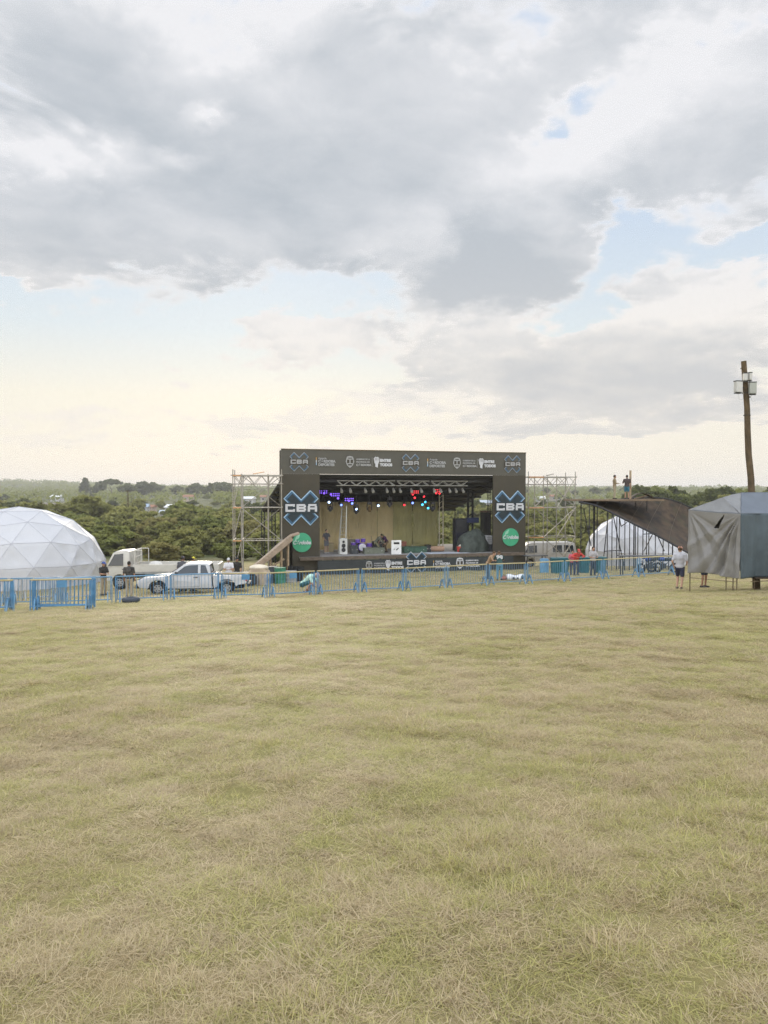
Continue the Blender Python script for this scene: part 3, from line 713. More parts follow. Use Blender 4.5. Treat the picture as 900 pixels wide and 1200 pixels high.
b.build('white_truss_post', mat('pale_post', (.62, .56, .44), .5), stage)
b = MB()
for o_ in (-.19, .19): b.bar((15.55+o_, 4.4, 1.31), (15.55+o_, 4.4, 5.9), .13)
for k in range(6): b.bar((15.36, 4.4, 1.7+.7*k), (15.74, 4.4, 2.0+.7*k), .07)
b.build('black_truss_post', m_black, stage)

# --- printed emblems and lettering on the banners
def xpoly(size, a):
    """outline of an upright cross turned 45 degrees; size = bounding width, a = arm width"""
    L = size/math.sqrt(2) - a/2; h = a/2; c = math.cos(R(45)); s_ = c
    base = [(h, h), (L, h), (L, -h), (h, -h), (h, -L), (-h, -L), (-h, -h), (-L, -h), (-L, h), (-h, h), (-h, L), (h, L)]
    return [(x*c - y*s_, x*s_ + y*c) for x, y in base]
def block_letters(word, h, t):
    """broad block capitals, returned as a list of (rectangles) and the width; letters C, B, A only"""
    w = h*1.25; rects = []; x = 0; gap = h*.22
    for ch in word:
        if ch == 'C': rr = [(0, 0, w, t), (0, h-t, w, h), (0, t, t*1.15, h-t), (w-t*.9, h-t*1.3, w, h-t), (w-t*.9, t, w, t*1.3)]
        elif ch == 'B': rr = [(0, 0, w-.12*h, t), (0, h-t, w-.12*h, h), (0, t, t*1.15, h-t), (t*1.15, h/2-t/2, w-.15*h, h/2+t/2), (w-t*1.15, t*.6, w, h/2-t*.22), (w-t*1.15, h/2+t*.22, w, h-t*.6)]
        else: rr = [(0, 0, t*1.15, h-t), (w-t*1.15, 0, w, h-t), (t*.3, h-t, w-t*.3, h), (t*1.15, h/2-t*.75, w-t*1.15, h/2+t*.2)]
        rects += [(a+x, b_, c_+x, d_) for a, b_, c_, d_ in rr]; x += w + gap
    return rects, x-gap
def emblem(u, h, size, w, parent, style='blue'):
    lay = .012
    edge, fillm, core = (m_ltblue, m_blue, m_deep) if style == 'blue' else ((m_dim, m_blue, m_ban) if style == 'header' else (m_white, m_blue, m_deep))
    o = MB().prism(xpoly(size, size*.34), (u, w, h), (1, 0, 0), (0, 0, 1), (0, -lay, 0)).build('emblem', edge, parent)
    MB().prism(xpoly(size*.935, size*.285), (u, w-lay-.003, h), (1, 0, 0), (0, 0, 1), (0, -lay, 0)).build('emblem_fill', fillm, o)
    MB().prism(xpoly(size*.80, size*.215), (u, w-2*lay-.006, h), (1, 0, 0), (0, 0, 1), (0, -lay, 0)).build('emblem_core', core, o)
    lh = size*.215; rr, ww = block_letters('CBA', lh, lh*.27)
    MB().bb((u-ww/2-.16*lh, w-3*lay-.009, h-lh/2-.2*lh), (u+ww/2+.16*lh, w-4*lay-.009, h+lh/2+.2*lh)).build('letter_backing', m_deep if style != 'header' else m_pan, o)
    b = MB()
    for i, (a, c_, d_, e_) in enumerate(rr): b.bb((u-ww/2+a, w-4*lay-.012-.0015*(i % 3), h-lh/2+c_), (u-ww/2+d_, w-5*lay-.012-.0015*(i % 3), h-lh/2+e_))
    b.build('lettering', m_white if style != 'header' else m_dim, o); return o
emblem(1.33, 4.66, 2.42, -.03, stage); emblem(16.86, 4.66, 2.42, -.03, stage)
emblem(1.20, 7.80, 1.32, -.03, stage, 'header'); emblem(9.16, 7.80, 1.32, -.03, stage, 'header'); emblem(17.05, 7.80, 1.32, -.03, stage, 'header')
emblem(9.45, .78, 1.55, -.47, stage, 'skirt')
def place(o, u, w, h): o.location = (u, w, h); return o
def sports_logo(u, h, k=1.0, w=-.03, m=m_dim):
    for j, mc in enumerate((m_ltblue, m_white, m_orange)): MB().bb((u, w, h-.28*k+.19*j*k), (u+.05*k, w-.01, h-.28*k+.18*k+.19*j*k)).build('colour_stripe', mc, stage)
    place(text('Agencia', .19*k, m, stage, bold=.004), u+.17*k, w, h+.16*k)
    place(text('C\u00d3RDOBA', .25*k, m, stage, bold=.014, xs=1.02), u+.17*k, w, h-.08*k)
    place(text('DEPORTES', .25*k, m, stage, bold=.014, xs=1.0), u+.17*k, w, h-.33*k)
def crest(u, h, s, w=-.03, m=m_dim):
    pts = [(-.36, .3), (-.3, .5), (0, .58), (.3, .5), (.36, .3), (.42, 0), (.28, -.34), (0, -.58), (-.28, -.34), (-.42, 0)]
    o = MB().prism([(a*s, b_*s) for a, b_ in pts], (u, w, h), (1, 0, 0), (0, 0, 1), (0, -.01, 0)).build('crest', m, stage)
    b = MB().bb((u-.3*s, w-.013, h-.12*s), (u-.06*s, w-.02, h+.22*s)); b.bb((u+.06*s, w-.013, h-.12*s), (u+.3*s, w-.02, h+.22*s)); b.bb((u-.2*s, w-.013, h-.34*s), (u+.2*s, w-.02, h-.22*s)); b.bb((u-.2*s, w-.013, h+.32*s), (u+.2*s, w-.02, h+.4*s))
    b.build('crest_charge', m_pan, o)
def gov_logo(u, h, k=1.0, w=-.03, m=m_dim):
    crest(u+.33*k, h, .72*k, w, m)
    place(text('GOBIERNO DE LA', .135*k, m, stage, bold=.007, xs=.90), u+.78*k, w, h+.14*k)
    place(text('PROVINCIA DE', .135*k, m, stage, bold=.007, xs=1.06), u+.78*k, w, h-.04*k)
    place(text('C\u00d3RDOBA', .20*k, m, stage, bold=.013, xs=1.08), u+.78*k, w, h-.27*k)
def hands_logo(u, h, k=1.0, w=-.03, m=m_white):
    # a raised fist drawn as a few lobes
    pts = [(-.22, .1), (-.26, .34), (-.12, .5), (.04, .46), (.14, .5), (.26, .36), (.27, .1), (.2, -.06), (.14, -.2), (.13, -.5), (-.12, -.42), (-.1, -.18), (-.2, -.06)]
    o = MB().prism([(a*.8*k, b_*.8*k) for a, b_ in pts], (u+.25*k, w, h), (1, 0, 0), (0, 0, 1), (0, -.01, 0)).build('fist_mark', m, stage)
    b = MB()
    for j in range(3): b.bb((u+(.14+.11*j)*k, w-.013, h+.12*k), (u+(.165+.11*j)*k, w-.02, h+.33*k))
    b.build('fist_lines', m_pan, o)
    place(text('ENTRE', .28*k, m, stage, bold=.018, xs=.98), u+.52*k, w, h+.04*k)
    place(text('TODOS', .28*k, m, stage, bold=.018, xs=.96), u+.52*k, w, h-.28*k)
sports_logo(2.36, 7.85, .95); gov_logo(4.42, 7.83, 1.0); hands_logo(6.42, 7.83, .95)
MB().bb((6.33, -.03, 7.5), (6.35, -.042, 8.16)).build('divider', m_dim, stage)
sports_logo(10.42, 7.85, .98); gov_logo(12.35, 7.83, 1.0); hands_logo(14.32, 7.83, .95)
MB().bb((14.24, -.03, 7.5), (14.26, -.042, 8.16)).build('divider', m_dim, stage)
gov_logo(5.75, .62, .8, -.40); hands_logo(7.15, .62, .95, -.40); sports_logo(10.75, .62, .9, -.40, m_white); gov_logo(12.45, .62, 1.0, -.40, m_white)
# green round sign panels with script
for i, (u, h) in enumerate(((1.38, 2.30), (16.92, 2.42))):
    o = MB().prism([(.66*math.cos(t), .66*math.sin(t)) for t in np.linspace(0, 2*math.pi, 49)[:-1]], (u, -.03, h), (1, 0, 0), (0, 0, 1), (0, -.025, 0)).build('round_emblem', m_green, stage)
    MB().prism([(-.5, .12), (-.42, .4), (-.14, .58), (-.2, .3)], (u, -.058, h), (1, 0, 0), (0, 0, 1), (0, -.006, 0)).build('leaf_mark', m_ltgreen, o)
    tx = text('C\u00f3rdoba', .36, m_white, o, bold=.014, shear=.25, xs=.95, align='CENTER'); tx.location = (u-.02, -.066, h-.12)

# --- lights on the trusses: each its own thing
m_can = mat('grey_lamp_housing', (.38, .37, .34), .45, .3); m_yoke = m_black
def emis(name, c, s): return mat(name, c, .4, emit=c, estr=s)
def stage_light(lens, label, u, w, h, tilt, group, can=m_can, rz=0.0):
    t = thing('stage_light', label, 'stage light', S(u, w, h), TH+rz, group)
    b = MB(); b.path([(-.16, 0, 0), (-.16, 0, .18), (0, 0, .22), (.16, 0, .18), (.16, 0, 0)], .016, 5); b.tube((0, 0, .22), (0, 0, .33), .02, n=6); b.build('yoke', m_yoke, t)
    d = Vector((0, -math.cos(tilt), -math.sin(tilt)))
    MB().tube(d*-.20, d*.06, .07, .10, 14).tube(d*.06, d*.17, .10, .105, 14).build('lamp_can', can, t, 'auto')
    MB().tube(d*.171, d*.18, .085, .085, 14).build('lens', lens, t); return t
l_off = mat('unlit_lens', (.45, .44, .40), .15); l_blue = emis('blue_lens', (.16, .25, 1), 3.0); l_vio = emis('violet_lens', (.22, .10, .9), 1.6); l_red = emis('red_lens', (1, .04, .06), 1.8)
l_cy = emis('cyan_lens', (.06, .5, 1), 3); l_wh = emis('cold_white_lens', (.5, .68, 1), 4)
m_led = emis('violet_led', (.25, .12, 1), 1.3); m_ledr = emis('red_led', (1, .06, .08), 1.2)
for (u, h, rz_, lm_, lab) in ((3.35, 5.75, .25, m_led, 'violet LED panel at the left end of the rear truss'), (4.25, 5.55, .1, m_led, 'violet LED panel beside the leftmost one'), (5.3, 5.2, -.1, m_led, 'violet LED panel above the ladder top'), (10.3, 5.75, .1, m_ledr, 'red LED panel in the red lamp cluster'), (12.1, 5.85, -.1, m_ledr, 'red LED panel at right of the red lamp cluster')):
    t = thing('led_panel', lab, 'stage light', S(u, 2.55, h), TH+rz_, 'LED panels on rear truss'); MB().bb((-.36, -.06, -.16), (.36, .08, .16)).build('housing', m_blackcloth, t, bevel=.02)
    b = MB()
    for i_ in range(5):
        for j_ in range(2): b.tube((-.28+.14*i_, -.062, -.07+.14*j_), (-.28+.14*i_, -.075, -.07+.14*j_), .045, n=8)
    b.build('lens_grid', lm_, t); MB().tube((0, .0, .16), (0, .2, 5.6-h), .02, n=6).build('hook_arm', m_black, t)
par_u = [4.45, 5.2, 6.25, 6.85, 7.85, 8.7, 9.25, 10.35, 11.55, 11.95, 12.2, 12.9, 13.5]
first = None
for i, u in enumerate([4.4, 5.05, 6.15, 6.7, 7.75, 8.25, 8.75, 9.6, 10.35, 11.35, 11.85, 12.55, 13.05, 13.6]):
    lab = 'grey spotlight hanging unlit from the front white truss'
    if first is None: first = stage_light(l_off, lab, u, 1.1, 5.86, .75, 'unlit spotlights on front truss')
    else: dup(first, S(u, 1.1, 5.86), TH)
m_dcan = mat('dark_lamp_housing', (.04, .04, .05), .4)
GB = 'lit lamps at left of stage'; GR = 'lit lamps at right of stage'
for (u, w, h, l, lab) in ((3.05, 2.6, 5.15, l_vio, 'violet lamp, outermost of the lit lamps at stage left'), (3.45, 2.6, 5.42, l_vio, 'violet lamp high beside the outermost violet one'),
        (3.85, 2.6, 5.35, l_vio, 'violet lamp right of the high violet pair'), (4.2, 2.7, 5.2, l_vio, 'violet lamp in the middle of the violet cluster'), (4.55, 2.7, 5.0, l_vio, 'violet lamp lower right in the violet cluster'),
        (2.95, 2.8, 4.72, l_wh, 'cold white lamp lowest at the far left of stage'), (3.9, 2.8, 4.88, l_wh, 'cold white lamp under the violet cluster'), (4.75, 2.8, 4.62, l_blue, 'small blue lamp left of the ladder top'),
        (5.55, 2.8, 4.62, l_blue, 'blue lamp right above the ladder top'), (5.75, 2.8, 4.35, l_wh, 'cold white lamp just right of ladder top'), (5.35, 2.7, 4.85, l_vio, 'dim violet lamp above the ladder')):
    stage_light(l, lab, u + random.uniform(-.12, .12), w + random.uniform(-.2, .2), h + .28 + random.uniform(-.13, .13), random.uniform(.2, .55), GB, m_dcan, random.uniform(-.4, .4))
for (u, w, h, l, lab) in ((10.05, 2.7, 5.25, l_red, 'large red lamp left in the red cluster'), (10.45, 2.7, 5.1, l_red, 'red lamp beside the large red one'), (11.05, 2.7, 5.15, l_red, 'small red lamp in the middle of the red cluster'),
        (11.95, 2.7, 5.35, l_red, 'red lamp at the right end of the cluster'), (12.3, 2.7, 5.4, l_red, 'red lamp outermost at the right'), (9.5, 2.8, 4.62, l_red, 'small red lamp low at the left of the red cluster'),
        (10.25, 2.8, 4.72, l_blue, 'deep blue lamp under the red cluster'), (11.2, 2.8, 4.7, l_cy, 'cyan lamp under the red cluster, upper of three'), (11.0, 2.8, 4.5, l_cy, 'cyan lamp under the red cluster, left of three'), (11.5, 2.8, 4.38, l_cy, 'cyan lamp under the red cluster, lowest of three'),
        (7.55, 2.9, 4.5, l_wh, 'lone cold white lamp over the middle of the stage')):
    stage_light(l, lab, u + random.uniform(-.1, .1), w + random.uniform(-.2, .2), h + .28 + random.uniform(-.12, .12), random.uniform(.2, .55), GR, m_dcan, random.uniform(-.4, .4))
for u, h, lab in ((4.0, 4.15, 'dark unlit moving head below the left lit lamps'), (5.95, 3.95, 'dark unlit moving head hanging lowest at left'), (6.95, 4.1, 'brown lit moving head over the drum gear'), (8.5, 4.45, 'dark unlit moving head over the stage centre'), (11.9, 4.1, 'dark unlit moving head at the right end')):
    t = thing('moving_head_light', lab, 'stage light', S(u, 3.0, h + .3), TH, 'moving head lights')
    MB().bb((-.15, -.12, .42), (.15, .12, .6)).tube((0, 0, .6), (0, 0, 5.3-h), .02).build('base', m_dcan, t, bevel=.02)
    b = MB().bb((-.2, -.05, 0), (-.15, .05, .418)); b.bb((.15, -.05, 0), (.2, .05, .418)); b.build('yoke', m_dcan, t)
    MB().ell((0, 0, .08), (.14, .14, .22)).build('head', m_dcan if 'brown' not in lab else mat('brown_lamp', (.16, .1, .04), .5), t, True)

# --- things standing on the stage
DK = 1.302
def on(u, w, name, label, cat, rz=0.0, group=None): return thing(name, label, cat, S(u, w, DK), TH+rz, group)
t = on(4.78, 2.6, 'ladder', 'tall pale aluminium ladder reaching up to the stage lights', 'ladder')
b = MB()
for s_ in (-1, 1): b.bar((s_*.27, 0, 0), (s_*.17+.30, .5, 3.45), .05, .08)
b.build('rail', m_alu, t); b = MB()
for k in range(12):
    f = (k+1)/13; c_ = .30*f; hw = .27-.1*f; b.tube((c_-hw, .5*f, 3.45*f), (c_+hw, .5*f, 3.45*f), .018, n=6)
b.build('rung', m_alu, t)
t = on(4.62, 1.6, 'speaker_cabinet', 'slim white upright speaker cabinet at the foot of the ladder', 'speaker')
MB().bb((-.28, -.2, 0), (.28, .2, 1.12)).build('cabinet', mat('offwhite_case', (.6, .59, .55), .6), t, bevel=.015)
for z_ in (.32, .62, .9): MB().tube((0, -.203, z_), (0, -.215, z_), .15 if z_ < .8 else .09, n=18).build('driver', m_black, t)
t = on(4.15, 4.2, 'wooden_box', 'plain tan box standing against the backdrop', 'box'); MB().bb((-.3, -.25, 0), (.3, .25, .62)).build('box_body', m_curt, t, bevel=.01); MB().bb((-.32, -.27, .62), (.32, .27, .66)).build('lid', m_wood, t)
t = on(8.3, .6, 'notice_board', 'white board with dark marks standing at the front of the stage', 'board')
MB().bb((-.37, -.03, 0), (.37, .03, 1.0)).build('board', mat('white_board', (.78, .77, .74), .5), t, bevel=.01)
b = MB().bb((-.2, -.045, .72), (.22, -.033, .86)); b.build('dark_block', m_black, t); b = MB(); b.bar((-.02, -.04, .3), (.16, -.04, .44), .012, .07); b.bar((-.2, -.04, .33), (-.12, -.04, .38), .012, .05); b.build('dark_mark', m_black, t)
# drum kit, cases and cables in the middle
m_drum = mat('purple_drum_shell', (.16, .08, .42), .3); m_skin = mat('drum_head', (.7, .68, .72), .5); m_chr = mat('chrome', (.6, .6, .6), .25, .9)
t = on(6.25, 2.6, 'drum_kit', 'purple drum kit with cymbals set up before the backdrop', 'drum kit')
MB().tube((0, -.25, .42), (0, .2, .42), .30, n=20).build('bass_drum', m_drum, t, 'auto'); MB().tube((0, -.262, .42), (0, -.252, .42), .27, n=20).build('drum_skin', m_skin, t)
for x_, y_, z_, r_ in ((-.3, 0, .86, .17), (.12, 0, .9, .17), (.62, .15, .55, .22), (-.6, .1, .62, .18)):
    d_ = MB().tube((x_, y_, z_-.13), (x_, y_, z_+.13), r_, n=16).build('tom_drum', m_drum, t, 'auto'); MB().tube((x_, y_, z_+.132), (x_, y_, z_+.14), r_*.95, n=16).build('drum_skin', m_skin, d_)
for x_, z_ in ((-.75, 1.15), (.8, 1.2)):
    d_ = MB().tube((x_, .2, 0), (x_, .2, z_), .015, n=6).build('cymbal_stand', m_chr, t); MB().tube((x_, .2, z_), (x_, .2, z_+.03), .24, .03, 18).build('cymbal', mat('brass', (.6, .42, .14), .3, .9), d_)
def crate(u, w, sz, m, name, label, cat='case', rz=0.0, lid=True, group=None):
    t = on(u, w, name, label, cat, rz, group)
    MB().bb((-sz[0]/2, -sz[1]/2, 0), (sz[0]/2, sz[1]/2, sz[2]*.8)).build('body', m, t, bevel=.012)
    if lid: MB().bb((-sz[0]/2-.01, -sz[1]/2-.01, sz[2]*.8+.004), (sz[0]/2+.01, sz[1]/2+.01, sz[2])).build('lid', m, t, bevel=.012)
    b = MB()
    for s_ in (-1, 1): b.bb((s_*sz[0]*.35-.04, -sz[1]/2-.03, sz[2]*.45), (s_*sz[0]*.35+.04, -sz[1]/2-.002, sz[2]*.55))
    b.build('latch', m_chr, t); return t
m_case = mat('dark_flight_case', (.05, .055, .06), .5, dirt=(.14, .13, .12)); m_gcase = mat('dark_green_case', (.04, .09, .06), .5, var=.3)
crate(5.45, 1.7, (.5, .5, .62), m_case, 'equipment_case', 'small dark case right of the white speaker cabinet'); crate(5.75, 3.2, (.9, .6, .95), mat('brownish_case', (.17, .15, .12), .6), 'equipment_case', 'brown grey case behind the small dark case')
crate(6.9, 1.6, (1.5, .6, .42), mat('olive_case', (.16, .17, .13), .6), 'equipment_case', 'long low olive case in front of the drum kit')
crate(7.6, 2.9, (.8, .6, .8), m_case, 'equipment_case', 'black case behind the crouching worker')
crate(10.0, 1.7, (1.75, .7, .45), m_gcase, 'equipment_case', 'long dark green case right of the white board'); crate(9.35, 3.0, (.8, .5, .75), mat('rust_red_case', (.24, .09, .06), .6, var=.3), 'equipment_case', 'rusty red case behind the long green one')
crate(11.1, 1.8, (.34, .5, .55), m_black, 'equipment_case', 'narrow black case at the end of the long green one')
t = on(11.75, 2.2, 'carpet_roll', 'rolled tan carpet lying on the stage floor', 'carpet'); MB().tube((-.85, 0, .2), (.75, .05, .2), .2, n=18).build('roll', mat('tan_carpet', (.42, .27, .18), .9, bump=.4), t, 'auto'); MB().tube((.752, .05, .2), (.76, .05, .2), .15, n=16).build('end_core', mat('red_carpet_end', (.35, .08, .05), .9), t)
t = on(12.2, .9, 'floor_mat', 'pale blue grey sheet spread on the stage floor', 'mat')
MB().grid(lambda a, b: (-1.6+3.2*a, -.8+1.5*b, .012+.012*math.sin(a*23)*math.sin(b*9)), 30, 14, (0, 0, -.008)).build('sheet', mat('blue_grey_sheet', (.42, .45, .50), .8), t, True)
t = on(13.35, 1.0, 'red_bucket', 'red bucket with pale cloth at the stage edge', 'bucket'); MB().tube((0, 0, 0), (0, 0, .42), .2, .27, 18).build('bucket_body', mat('red_plastic', (.55, .07, .05), .4), t, 'auto'); MB().ell((.12, -.05, .47), (.26, .2, .12)).build('cloth', mat('cream_cloth', (.72, .66, .55), .8), t, True)
# covered gear heap and speakers at stage right
def heap(u0, name, label, w, wd, dp, ht, m, seed):
    t = on(u0, w, name, label, 'covered gear')
    rr = random.Random(seed); ph = [rr.random()*6 for _ in range(6)]
    def fn(a, b):
        th = a*2*math.pi; k = 1-b
        prof = min(1, (b*1.0)**.6) if b < .99 else 1
        r_ = (1-b**2.2)*(1+.16*math.sin(3*th+ph[0])+.08*math.sin(7*th+ph[1])+.03*math.sin(19*th+b*4))
        z_ = ht*(b**.75)*(1+.18*math.sin(2*th+ph[2])*(1-b)+.05*math.sin(9*th)*(1-b)) - .02*(b < .01)
        return (wd*(.42*r_+.08*(1-b))*math.cos(th)*1.05 + .34*b**1.5 + .08*math.sin(b*9), dp*.48*r_*math.sin(th), z_)
    MB().grid(fn, 60, 22).build('cover_sheet', m, t, True); return t
heap(14.3, 'covered_equipment_heap', 'gear heap under dark green grey tarpaulin at stage right', 1.2, 2.4, 1.6, 1.75, mat('dark_grey_green_tarp', (.05, .06, .05), .7, var=.35, scale=2.5, bump=.8, bscale=7), 4)
t = on(13.95, 2.6, 'loudspeaker', 'black loudspeaker box rising behind the covered heap', 'speaker')
MB().bb((-.45, -.35, 0), (.45, .35, 2.45)).build('cabinet', mat('black_speaker', (.02, .021, .03), .6), t, bevel=.02); MB().bb((-.38, -.37, 1.4), (.38, -.352, 2.35)).build('front_grille', m_black, t); MB().bb((.5, -.2, 2.1), (1.5, .1, 2.5)).build('side_arm', mat('navy_cloth', (.03, .04, .09), .8), t, bevel=.02)
t = on(15.9, 2.2, 'speaker_tower', 'tall narrow dark speaker tower beside the right banner', 'speaker')
MB().bb((-.32, -.3, 0), (.32, .3, 2.9)).build('cabinet', mat('olive_black_speaker', (.035, .036, .025), .6), t, bevel=.02); MB().bb((-.28, -.32, 1.65), (.28, -.302, 2.8)).build('front_grille', m_black, t); MB().bb((-.33, -.31, 2.92), (.33, .31, 3.02)).build('top_cap', mat('brown_cap', (.13, .08, .06), .7), t)
t = on(15.75, 1.3, 'amplifier_rack', 'pale grey rack case low in front of the speaker tower', 'rack'); MB().bb((-.32, -.25, .55), (.3, .25, 1.2)).build('rack_body', mat('pale_grey_rack', (.45, .45, .46), .5), t, bevel=.015); MB().bb((-.34, -.27, 0), (.34, .27, .54)).build('rack_base', m_case, t, bevel=.015)
b = MB()
for k in range(3): b.bb((-.24, -.262, .68+.16*k), (.22, -.252, .76+.16*k))
b.build('rack_unit', mat('rack_face', (.3, .3, .32), .4), t)
t = on(16.5, 3.4, 'white_drape', 'white cloth hanging behind the right banner edge', 'cloth'); MB().grid(lambda a, b: (-.38+.76*a, .05*math.sin(a*19), .55+1.85*b), 24, 8, (0, .012, 0)).build('drape', mat('white_cloth', (.72, .71, .68), .85, trans=.3), t, True)

# --- scaffold towers beside the stage
m_scaf = mat('galvanised_scaffold', (.33, .30, .25), .45, .3, var=.15); m_scaf_o = mat('rusty_clamp', (.55, .28, .12), .6)
def scaffold(p0, p1, Y0, Y1, top, levels, label, mirror=False):
    a = G(p0, Y0); b_ = G(p1, Y1); d = (b_-a); d.z = 0; L = d.length; rz = math.atan2(d.y, d.x); gz = min(a.z, b_.z)
    t = thing('scaffold_tower', label, 'scaffold', (a.x, a.y, gz), rz)
    H = top - gz; D_ = 1.9; us = [0.0, .55, L*.72, L] if not mirror else [0, L*.32, L*.6, L]
    for i, u in enumerate(us):
        for w in (0, D_):
            MB().tube((u, w, -.05), (u, w, H + (.35 if i in (0, 3) else .05)), .036, n=7).build('post', m_scaf, t)
    hs = [H*l for l in levels]
    for h in hs:
        for w in (0, D_): MB().tube((-.08, w-.06, h), (L+.08, w-.06, h), .03, n=6).build('ledger', m_scaf, t)
        for u in us[::3] + us[1:2]: MB().tube((u+.05, -.08, h+.05), (u+.05, D_+.08, h+.05), .028, n=6).build('transom', m_scaf, t)
        MB().bar((0, -.1, h), (us[1], -.1, h), .07, .07).build('clamp', m_scaf_o, t)
    zz = [0.1] + hs
    for i in range(len(zz)-1):
        x0, x1 = us[1], L
        f = (i % 2 == 0) ^ mirror
        MB().tube((x0 if f else x1, -.07, zz[i]), (x1 if f else x0, -.07, zz[i+1]), .027, n=6).build('brace', m_scaf, t)
        MB().tube((x1 if f else x0, D_+.07, zz[i]), (x0 if f else x1, D_+.07, zz[i+1]), .027, n=6).build('brace', m_scaf, t)
        u0 = 0 if not mirror else us[2]; u1 = us[1] if not mirror else L
        MB().tube((u0, -.09, zz[i]), (u1, -.09, zz[i+1]), .03, n=6).build('brace', m_scaf, t)
        MB().tube((u1+.04, 0, zz[i]), (u1+.04, D_, zz[i+1]), .027, n=6).build('brace', m_scaf, t)
    b2 = MB(); z0, z1 = H-.62, H-.04
    for w in (-.05, D_+.05):
        for z_ in (z0, z1): b2.tube((-.15, w, z_), (L+.12, w, z_), .032, n=6)
        n = 7
        for i in range(n): b2.tube((L*i/n, w, z0 if i % 2 else z1), (L*(i+1)/n, w, z1 if i % 2 else z0), .022, n=5)
    b2.build('top_truss', m_scaf, t)
    MB().bar((L*.42, .3, H+.06), (L*.62, .9, H+.20), .16, .05).build('loose_plank', m_scaf_o if not mirror else m_scaf, t); return t
scaffold(273, 330, 51.2, 51.6, Z(556, 51), (.36, .68, .99), 'steel scaffold tower at the left side of the stage')
scaffold(619, 674, 58.2, 58.8, Z(558, 58), (.34, .66, .99), 'steel scaffold tower at the right side of the stage', True)

# --- timber ramp up to the left banner
t = thing('timber_ramp', 'long weathered plank ramp on posts in front of the left banner', 'ramp', G(322, 49.5))
o_ = t.location
def rel(px, py, Y): return P(px, py, Y) - o_
lo_, hi_, en_ = rel(297, 664, 49.0), rel(342, 627, 50.2), rel(351, 624.5, 50.4)
m_ply = mat('weathered_plywood', (.34, .26, .19), .85, var=.2, scale=2, bump=.3, dirt=(.2, .15, .1))
b = MB(); wv_ = Vector((-.25, 1.25, 0))
ctrl = [lo_, lo_.lerp(hi_, .33)+Vector((0, 0, -.03)), lo_.lerp(hi_, .66)+Vector((0, 0, .03)), hi_, en_]
b.grid(lambda a, bb: ctrl[min(3, int(a*4))].lerp(ctrl[min(3, int(a*4))+1], a*4-min(3, int(a*4))) + wv_*bb, 16, 2, (0, 0, -.12)).build('ramp_surface', m_ply, t)
MB().bar(lo_+Vector((0, -.04, -.2)), hi_+Vector((0, -.04, -.2)), .05, .34).build('side_plank', m_ply, t)
for px in (309, 317, 330, 338, 345, 350):
    f = (px-297)/(342-297); pt = lo_.lerp(hi_, min(1, f))
    for k in (0.05, .95):
        q_ = pt + wv_*k; q_.z -= .14; MB().bar(q_, (q_.x, q_.y, -.1), .07).build('post', m_wood, t)
MB().bar(rel(318, 664, 49.9), rel(333, 655, 50.2), .06, .12).build('brace', m_wood, t)
